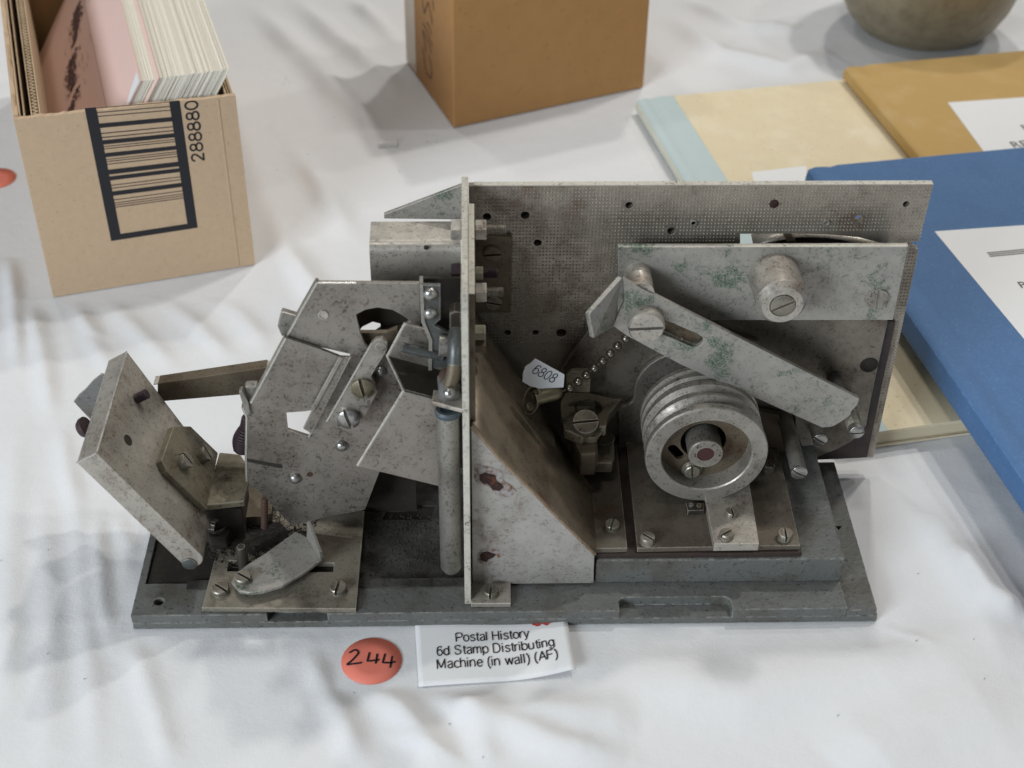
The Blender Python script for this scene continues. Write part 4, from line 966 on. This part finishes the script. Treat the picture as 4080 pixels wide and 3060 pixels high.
# ------------------------------------------------------------------ sticker and label in front
sc = Vector((96.2, -17.8, 0))
def sticker(c, r, label, num):
    g = G(); K = 48
    v = []; rr = [0.0, r * 0.5, r]
    for k in (1, 2):
        for i in range(K):
            a = 2 * math.pi * i / K
            v.append((c[0] + rr[k] * math.cos(a), c[1] + rr[k] * math.sin(a), 0))
    v.append((c[0], c[1], 0))
    xy = np.array(v); z = cloth_sample(xy[:, 0], xy[:, 1])
    v = [(p[0], p[1], zz + 0.35) for p, zz in zip(v, z)]
    f = [(i, (i + 1) % K, K + (i + 1) % K, K + i) for i in range(K)] + [(2 * K, (i + 1) % K, i) for i in range(K)]
    g.add(v, f)
    o = obj('round_sticker', g, STICK, solid=0.1, smooth=25); tag(o, label, 'sticker')
    return o
def cloth_sample(x, y):
    ix = np.clip(np.searchsorted(xs, x) - 1, 0, nx - 2); iy = np.clip(np.searchsorted(ys, y) - 1, 0, ny - 2)
    tx = (x - xs[ix]) / (xs[ix + 1] - xs[ix]); ty = (y - ys[iy]) / (ys[iy + 1] - ys[iy])
    return (Z[iy, ix] * (1 - tx) + Z[iy, ix + 1] * tx) * (1 - ty) + (Z[iy + 1, ix] * (1 - tx) + Z[iy + 1, ix + 1] * tx) * ty
s1 = sticker(sc, 11.9, 'round coral sticker with handwritten number 244 below the machine', '244')
g = G()
for st in ([(87.2, -13.8, 0.0), (89.4, -12.3, -0.0), (90.8, -13.5, 0.0), (89.9, -15.7, 0.0), (88.0, -18.3, 0.0), (86.7, -19.8, 0.0), (89.0, -19.5, 0.0), (92.5, -18.9, 0.0)], [(95.2, -13.7, 0.0), (94.6, -18.2, 0.0), (97.0, -17.9, 0.0), (99.3, -17.5, 0.0)], [(98.3, -14.5, -0.0), (97.9, -19.5, 0.0)],
           [(101.4, -14.4, 0.0), (100.6, -19.0, 0.0), (103.4, -19.1, 0.0), (105.7, -18.6, 0.0)], [(104.3, -15.6, 0.0), (103.7, -21.6, 0.0)]):
    pts = smooth_pts(st, 4) if len(st) > 4 else [Vector(st[i]).lerp(Vector(st[i + 1]), k / 4) for i in range(len(st) - 1) for k in range(4)] + [Vector(st[-1])]
    zz = cloth_sample(np.array([p.x for p in pts]), np.array([p.y for p in pts]))
    ribbon([(p.x, p.y, z_ + 0.5) for p, z_ in zip(pts, zz)], (0, 0, 1), 0.85, g)
obj('handwritten_number', g, INK, s1)
sticker(Vector((-142.5, 352, 0)), 11.9, 'second coral sticker cut off by the left edge beside the cardboard box', '')

ang = math.radians(4.0); ca, sa = math.cos(ang), math.sin(ang)
LO = Vector((115.0, -31.5, 0))
def label_pt(u, v):
    x = LO.x + u * ca - v * sa; y = LO.y + u * sa + v * ca
    k = max(0.0, (u - 30) / 31); m = max(0.0, 1 - v / 30)
    return Vector((x + 0.3 * k, y + 1.6 * k * k * m, 0.35 + 2.6 * k * k * (0.4 + 0.6 * m) + 0.25 * math.sin(u * 0.12)))
g = G(); NU, NV = 26, 12
for j in range(NV + 1):
    for i in range(NU + 1):
        g.v.append(tuple(label_pt(61.0 * i / NU, 34.0 * j / NV)))
for j in range(NV):
    for i in range(NU):
        k = j * (NU + 1) + i; g.f.append((k, k + 1, k + NU + 2, k + NU + 1))
lab = obj('paper_label', g, PAPER, solid=0.12, smooth=60)
tag(lab, 'white printed paper label about a stamp machine lying under the front edge', 'label')
g = G()
up = Vector((0, 0, 0.32))
for tx, u0, v0, wd in (('Postal History', 16.0, 21.2, 29.0), ('6d Stamp Distributing', 8.0, 14.7, 46.2), ('Machine (in wall) (AF)', 7.8, 8.0, 47.0)):
    sans(tx, lambda u, v, u0=u0, v0=v0: label_pt(u0 + u, v0 + v) + up, wd, 0.125, 1.12, g)
obj('printed_text', g, INK, lab)
g = G()
for k in range(2): 
    ribbon([label_pt(47 + k * 4 + i * 0.8, 27.6 + 0.7 * math.sin(i * 1.9 + k)) for i in range(5)], (0, 0, 1), 1.4, g, 0.25)
obj('red_pen_mark', g, REDINK, lab)

# ------------------------------------------------------------------ cardboard box with the barcode, full of cards
BO = Vector((-82.2, 231, 0)); e1 = Vector((0.960, 0.280, 0)); e2 = Vector((-0.280, 0.960, 0))
def B(u, v, z): return BO + e1 * u + e2 * v + Vector((0, 0, z))
def bbox(u0, u1, v0, v1, z0, z1, g=None):
    g = g or G()
    v = [B(u, v_, z) for z in (z0, z1) for v_ in (v0, v1) for u in (u0, u1)]
    return g.add(v, [(0, 2, 3, 1), (4, 5, 7, 6), (0, 1, 5, 4), (2, 6, 7, 3), (0, 4, 6, 2), (1, 3, 7, 5)])
CB = thing('cardboard_box', tuple(B(53, 80, 0)), 'open tan corrugated box with printed barcode holding cards', 'box')
HB = 103.5
# front wall with an uneven torn top edge
outl = [(0, 0.2), (106, 0.2)] + [(106 - k * 2.12, HB - 2.5 + k * 0.06 + RNG.uniform(-0.35, 0.35)) for k in range(51)]
fw = obj('barcode_panel', ext(outl, (BO, e1, (0, 0, 1), e2), 2.8), CARD, CB, bevel=0.2)
obj('crease', bbox(96.5, 97.6, -0.25, 0.0, 1.0, HB - 3, None), CARD, fw, bevel=0.2)
obj('side_panel', bbox(0.0, 2.6, 2.9, 238, 0.2, HB + 1.5), CARD, CB, bevel=0.2)
g = G()
for k, (uu, hh) in enumerate(((0.0, 1.5), (2.4, 2.6), (4.4, 0.6))):
    outl = [(3, 60)] + [(3 + j * 6.4, HB + hh + RNG.uniform(-0.8, 0.8)) for j in range(37)] + [(236, 60)]
    ext(outl, (BO + e1 * (uu + 0.4), e2, (0, 0, 1), e1), 0.6, (), g)
obj('torn_flap', g, CARDE, CB)
obj('side_panel', bbox(103.4, 105.9, 2.9, 238, 0.2, HB - 6), CARD, CB, bevel=0.2)
g = G()
for k in range(3): bbox(101.5 + k * 1.4, 102.1 + k * 1.4, 4, 30, 60, HB - 2.5 - k * 0.8, g)
obj('corner_flaps', g, CARDE, CB)
obj('end_panel', bbox(2.7, 103.3, 235, 238, 0.2, HB), CARDD, CB)
obj('box_floor', bbox(2.7, 103.3, 2.9, 234.9, 0.2, 2.5), CARDD, CB)
# corrugated liner: two skins with the fluted core seen on the cut edge
ln = obj('corrugated_liner', bbox(8.2, 8.8, 3.2, 228, 20, HB), CARDE, CB)
obj('liner_skin', bbox(12.1, 12.7, 3.2, 228, 20, HB), CARDE, ln)
g = G(); zz = []
for k in range(126): zz.append((8.9 if k % 2 else 12.0, 3.3 + k * 1.78))
v = []
for u, v_ in zz: v += [B(u, v_ - 0.35, HB - 0.1), B(u, v_ + 0.35, HB - 0.1), B(u, v_ - 0.35, HB - 25), B(u, v_ + 0.35, HB - 25)]
f = []
for k in range(len(zz) - 1):
    a_, b__ = 4 * k, 4 * k + 4
    f += [(a_, a_ + 1, b__ + 1, b__), (a_ + 1, a_ + 3, b__ + 3, b__ + 1), (a_, b__, b__ + 2, a_ + 2)]
g.add(v, f)
obj('fluted_core', g, CARDE, ln)
# barcode print on the front panel
c = [Vector(p) for p in [(-50.1, 240.2, 105.1), (-6.7, 252.9, 102.5), (-6.8, 252.9, 29.8), (-50.2, 240.2, 41.3)]]
TL, TR = c[0], c[1]; BL = Vector((-49.4, 240.4, 28.7)); BR = Vector((-6.8, 252.9, 28.7))
def Q(s, t): return TL.lerp(TR, s).lerp(BL.lerp(BR, s), t)
def patch(s0, s1, t0, t1, g): return g.add([Q(s0, t0), Q(s1, t0), Q(s1, t1), Q(s0, t1)], [(0, 1, 2, 3)])
g = G(); il, ir, bt = 0.118, 0.888, 0.955
patch(0, il, 0, 1, g); patch(ir, 1, 0, 1, g); patch(il, ir, bt, 1, g)
for y0, y1 in ((803, 808), (835, 841), (862, 868), (915, 947), (983, 990), (1012, 1019), (1035, 1066), (1078, 1082), (1094, 1100), (1128, 1158), (1172, 1176), (1187, 1193), (1207, 1213),
               (1250, 1286), (1300, 1330), (1364, 1370), (1386, 1392), (1413, 1446), (1474, 1480), (1498, 1503), (1514, 1519), (1530, 1536)):
    t0, t1 = (y0 - 800) / 985, (y1 - 800) / 985
    patch(il, ir, t0, max(t1, t0 + 0.0055), g)
obj('barcode_print', g, INKP, fw)
n0 = Vector((0.8, 255.1, 67.5)); n1 = Vector((1.3, 255.2, 101.2))
nd_ = (n1 - n0); NL = nd_.length; nd_.normalize(); nl_ = Vector((0.28, -0.96, 0)).cross(nd_).normalized()
obj('box_number', sans('288880', lambda u, v: n0 + nd_ * u + nl_ * v, NL, 0.11, 0.68), INKP, fw)
# cards: leaning to the left inside the box
def card(ut, vt, zt, mat, name='record_card', th=0.62, L=93.0, wdt=212.0, lean=0.56):
    du_, dz_ = -math.sin(lean), -math.cos(lean)
    ax = e1 * du_ + Vector((0, 0, dz_)); nn = e1 * math.cos(lean) + Vector((0, 0, -math.sin(lean)))
    p = B(ut, vt, zt); g = G()
    v = [p + ax * a + e2 * b + nn * c for c in (0, th) for b in (0, wdt) for a in (0, L)]
    return obj(name, g.add(v, [(0, 2, 3, 1), (4, 5, 7, 6), (0, 1, 5, 4), (2, 6, 7, 3), (0, 4, 6, 2), (1, 3, 7, 5)]), mat)
u = 62.0; k = 0; pink2 = False
while u < 105.4:
    zt = 111.8 + RNG.uniform(-0.28, 0.3) - (1.2 if u < 70.5 else 0) ; vt = 8.0 + RNG.uniform(-0.4, 0.4) + (1.6 if u < 70.5 else 0)
    if k == 0:
        cd_ = card(u, vt, zt + 0.3, PINK); tag(cd_, 'pink card with an engraved tree scene facing the empty side of the box', 'card'); pinkc = (u, vt, zt + 0.3)
        FC = cd_
    elif u > 70.0 and not pink2:
        pink2 = True
        cd_ = card(u, vt - 1.0, zt + 0.6, PINK); tag(cd_, 'pink divider card standing among the cream cards', 'card')
    else:
        cd_ = card(u, vt, zt, CREAM if RNG.uniform() < 0.7 else CREAM2, th=RNG.uniform(0.58, 0.68)); tag(cd_, 'cream card packed upright in the tan barcode box', 'card', 'cream cards packed in the tan box')
    u += RNG.uniform(0.70, 0.86); k += 1
# engraved tree print and address corner on the pink face
lean = 0.56; axc = e1 * -math.sin(lean) + Vector((0, 0, -math.cos(lean))); nnc = e1 * math.cos(lean) + Vector((0, 0, -math.sin(lean)))
P0 = B(*pinkc) - nnc * 0.12
def face(a, b): return P0 + axc * a + e2 * b
g = G()
for k in range(1100):
    b = RNG.uniform(70, 175); a = 67 - (b - 92) * 0.30 + 2.5 * math.sin(b * 0.11) + RNG.normal() * (1.6 + 2.6 * abs(math.sin(b * 0.085)))
    if math.sin(b * 0.16 + 1) < -0.8: continue
    r = RNG.uniform(0.4, 1.3); n_ = 6
    ph = RNG.uniform(0, 6)
    g.add([face(a + r * RNG.uniform(0.6, 1.2) * math.cos(ph + i * 1.047), b + r * RNG.uniform(0.6, 1.6) * math.sin(ph + i * 1.047)) - nnc * 0.0006 * k for i in range(n_)], [tuple(range(n_))])
for k in range(26):
    b = RNG.uniform(75, 170); a = RNG.uniform(38, 78) - (b - 92) * 0.25
    ribbon([face(a + RNG.normal() * 0.3, b + j * 2.0) - nnc * 0.3 for j in range(5)], nnc, 0.28, g)
ribbon([face(33, 2), face(33, 208)], nnc, 0.25, g, -0.3)  # shade line on the pink face, drawn in the engraving ink
obj('engraving_and_shade_line', g, SKETCH, FC)
g = G().add([face(1, 0.4), face(1, 12), face(9, 8), face(15, 3.5), face(15, 0.4)], [(0, 1, 2, 3, 4)])
obj('white_corner_print', g, PAPER, FC)

# ------------------------------------------------------------------ brown carton with handwriting
cf = Vector((0.9165, 0.40, 0)); cs = Vector((-0.334, 0.943, 0)); CO = Vector((125.5, 410.9, 0.1))
KB = thing('brown_carton', (170, 460, 0), 'plain brown carton with pencilled side standing behind the machine', 'box')
g = G(); W1, D1, H1 = 134.6, 96.4, 118.0
v = [CO + cf * a + cs * b + Vector((0, 0, z)) for z in (0, H1) for b in (0, D1) for a in (0, W1)]
kb = obj('carton_body', g.add(v, [(0, 2, 3, 1), (4, 5, 7, 6), (0, 1, 5, 4), (2, 6, 7, 3), (0, 4, 6, 2), (1, 3, 7, 5)]), BROWN, KB, bevel=1.2)
nl2 = -cf
g = G(); v = []
for k in range(14):
    z = 2 + k * 8.8
    v += [CO + cs * (D1 - 22 + RNG.uniform(-0.5, 0.5)) - cf * 0.15 + Vector((0, 0, z)), CO + cs * (D1 - 0.6) - cf * 0.15 + Vector((0, 0, z))]
g.add(v, [(2 * i, 2 * i + 1, 2 * i + 3, 2 * i + 2) for i in range(13)])
obj('tape_strip', g, TAPE, kb)
g = G()
for st in ([(105.7, 466.5, 28.0), (106.6, 464.0, 22.5), (107.4, 461.7, 14.8), (109.0, 457.1, 13.2), (110.9, 451.9, 13.8), (111.6, 449.9, 17.3), (111.5, 450.1, 22.6), (110.0, 454.3, 28.1)], [(108.2, 459.5, 28.1), (107.1, 462.4, 35.0), (106.1, 465.5, 40.1), (108.1, 459.8, 38.7), (110.4, 453.2, 36.1), (111.7, 449.5, 32.1)],
           [(106.2, 465.1, 45.0), (108.6, 458.2, 44.3), (110.9, 451.7, 40.9), (112.7, 446.8, 37.9)], [(109.0, 457.3, 49.4), (110.7, 452.3, 48.7), (112.2, 448.2, 45.4)], [(106.5, 464.3, 60.9), (106.9, 463.0, 56.3), (107.7, 460.9, 53.8), (109.0, 457.1, 59.4), (110.5, 452.8, 64.1), (111.5, 450.3, 60.8), (112.3, 447.7, 57.2), (112.8, 446.4, 53.1)], [(113.4, 444.7, 69.6), (113.7, 443.8, 66.5), (114.1, 442.9, 63.4)]):
    ribbon(smooth_pts(st, 4), -cf, 1.3, g)
obj('pencil_writing', g, PENCIL, kb)

# ------------------------------------------------------------------ chip of plastic on the cloth
zc = float(cloth_sample(np.array([86.0]), np.array([391.0]))[0])
g = G(); cx_, cy_ = 86.0, 390.5
ext([(80.3, 388.0), (91.2, 389.2), (91.4, 393.6), (90.6, 394.2), (90.4, 392.6), (81.6, 391.6), (81.2, 392.6), (80.2, 392.0)], ('Z', zc + 3.0), 3.2, (), g)
o = obj('plastic_chip', g, PLAST, bevel=0.4); tag(o, 'small white plastic piece on the cloth between the two boxes', 'plastic piece')

# ------------------------------------------------------------------ books
def book(name, tl, eu, ev, wd, ht, z0, z1, mat, spine, label, joint=8.0, spine_w=None, spine_mat=None, over=1.0):
    """tl: top-left corner seen from above; eu along the top edge, ev down the spine"""
    eu = Vector((eu[0], eu[1], 0)).normalized(); ev = Vector((eu.y, -eu.x, 0)); tl = Vector((tl[0], tl[1], 0))
    def P_(u, v, z): return tl + eu * u + ev * v + Vector((0, 0, z))
    def sl_(u0, u1, v0, v1, a, b, g=None):
        g = g or G(); v = [P_(u, v_, z) for z in (a, b) for v_ in (v0, v1) for u in (u0, u1)]
        return g.add(v, [(0, 2, 3, 1), (4, 5, 7, 6), (0, 1, 5, 4), (2, 6, 7, 3), (0, 4, 6, 2), (1, 3, 7, 5)])
    B_ = thing(name, tuple(P_(wd / 2, ht / 2, z0)), label, 'book')
    t = 1.7
    # case: spine profile swept along the spine, with a groove at the joint
    h = z1 - z0
    prof = [(wd, z1 - t), (wd, z1), (joint + 4, z1), (joint + 2, z1 - 0.5), (joint, z1 - 0.9), (joint - 3, z1 - 0.4), (4.0, z1 - 0.1), (1.6, z1 - 0.9)]
    prof += [(0.3 - 0.9 * math.sin(math.pi * k / 6), z1 - 1.6 - (h - 3.2) * k / 6) for k in range(7)]
    prof += [(1.6, z0 + 0.7), (4, z0), (wd, z0), (wd, z0 + t), (5, z0 + t), (3.0, z0 + t + 1.5), (3.0, z1 - t - 1.5), (5, z1 - t)]
    n = len(prof); g = G()
    g.add([P_(u, 0, z) for u, z in prof] + [P_(u, ht, z) for u, z in prof], [(i, (i + 1) % n, n + (i + 1) % n, n + i) for i in range(n)])
    tr = tessellate_polygon([[Vector((p[0], p[1], 0)) for p in prof]])
    g.f += [tuple(q) for q in tr] + [tuple(i + n for i in q) for q in tr]
    cv_ = obj('cover', g, mat, B_, bevel=0.3, smooth=50)
    obj('page_block', sl_(4.0, wd - over, over, ht - over, z0 + t + 0.05, z1 - t - 0.05), PAGES, B_)
    return B_, P_, cv_
# beige book with a pale blue spine
BK, P_, cv_ = book('hardback_book', (240.5, 430), (0.982, 0.19), None, 225, 333, 0.2, 10, BEIGE, None, 'beige hardback book with pale blue spine, bottom of the pile', 9)
g = G(); v = []
for u, z in ((24, 10.15), (15, 10.15), (13, 10.0), (9, 9.4), (6, 9.85), (4, 10.1), (1.4, 9.3), (0.1, 8.2), (-0.75, 5.1), (0.1, 2.0), (1.4, 0.9)): v += [P_(u, -0.15, z), P_(u, 333.15, z)]
g.add(v, [(2 * i, 2 * i + 1, 2 * i + 3, 2 * i + 2) for i in range(10)])
obj('spine_cloth', g, PALEB, cv_, smooth=60)
g = G().add([Vector(p) for p in [(299.3, 339.9, 10.1), (333.1, 346.9, 10.1), (326.1, 308.0, 10.1), (299.6, 308.2, 10.1)]], [(0, 1, 2, 3)])
obj('title_label', g, PAPER, cv_)
# ochre book
BK, P_, cv_ = book('hardback_book', (375.7, 454.1), (0.983, 0.185), None, 225, 310, 10.2, 20.2, OCHRE, None, 'ochre cloth hardback book partly under the blue book', 12)
g = G().add([Vector(p) for p in [(429.4, 405.4, 20.4), (500.9, 415.0, 20.4), (498.1, 333.4, 20.4), (438.0, 313.7, 20.4)]], [(0, 1, 2, 3)])
tl_ = obj('title_label', g, PAPER, cv_)
w0 = Vector((466.4, 376.6, 20.6)); 
def on_label(o, du_, dv_): return lambda u, v: Vector(o) + Vector(du_) * u + Vector(dv_) * v
obj('title_print', text_on('R', on_label((466.6, 371.1, 20.6), (0.983, 0.185, 0), (-0.185, 0.983, 0)), 4.0), INKG, tl_)
obj('title_print', text_on('RE', on_label((454.4, 349.2, 20.6), (0.983, 0.185, 0), (-0.185, 0.983, 0)), 10.0), INKG, tl_)
# blue book
BK, P_, cv_ = book('hardback_book', (321.8, 300.5), (0.9855, 0.1695), None, 225, 312, 20.5, 36, BLUE, None, 'thick blue cloth hardback book on top of the pile', 13)
g = G().add([Vector(p) for p in [(375.7, 235.2, 36.1)] + [(454.0, 244.3, 36.1)] + [(444.8, 84.9, 36.1)] + [(398.8, 121.8, 36.1)]], [(0, 1, 2, 3)])
tl_ = obj('title_label', g, PAPER, cv_)
g = G()
for k in range(3):
    a_, b__ = Vector((397.3, 214.6, 36.3)), Vector((423.7, 218.7, 36.3))
    off = Vector((0.17, -0.985, 0)) * k * 1.6
    ribbon([a_ + off, b__ + off], (0, 0, 1), 0.5, g)
obj('title_rule', g, INKG, tl_)
obj('title_print', text_on('P', on_label((405.9, 183.6, 36.3), (0.985, 0.17, 0), (-0.17, 0.985, 0)), 3.2), INKG, tl_)

# ------------------------------------------------------------------ bronze pot at the back
pr = [(30, 0), (33, 0.6), (39, 4), (46, 12), (51, 22), (55, 36), (57.5, 52), (58, 70), (56, 86), (57, 90), (54.5, 90), (53, 84), (54, 60), (48, 20), (30, 5), (0.1, 4)]
pr = [(r * 1.13, h * 1.1) for r, h in pr]
o = obj('bronze_pot', lathe((451, 553, 0.2), (0, 0, 1), pr, 64, caps=(True, False)), POTM, smooth=50)
tag(o, 'mottled bronze pot standing at the top right corner', 'pot')

# ------------------------------------------------------------------ lint and crumbs on the cloth
g = G()
for x, y in [(15.7, 478.6), (17.6, 472.6), (13.8, 470.2), (50.8, 425.2), (38.4, 378.2), (21.7, 361.1), (93.4, 359.2), (93.8, 357.6), (112.8, 402.2), (109.8, 395.2), (108.2, 403.7), (114.6, 394.4)] + [(-43.3, 44.0), (-30.9, -13.2), (-13.6, -26.2), (-61.7, 38.2)] + [(312.6, -14.3), (335.6, -13.1), (323.7, 26.4), (274.0, -49.7), (334.8, -33.0)] + [(127.6, -49.6), (90.4, -34.0), (139.8, -65.5)]:
    zz = float(cloth_sample(np.array([x]), np.array([y]))[0]); r = RNG.uniform(0.25, 0.5); a = RNG.uniform(0, 3.1)
    tube([(x, y, zz + 0.2), (x + r * math.cos(a), y + r * math.sin(a), zz + 0.5), (x + 2 * r * math.cos(a + 0.5), y + 2 * r * math.sin(a + 0.5), zz + 0.25)], [0.07, 0.13, 0.05], 5, g)
o = obj('lint_specks', g, SOOT_SHADE); o['kind'] = 'stuff'
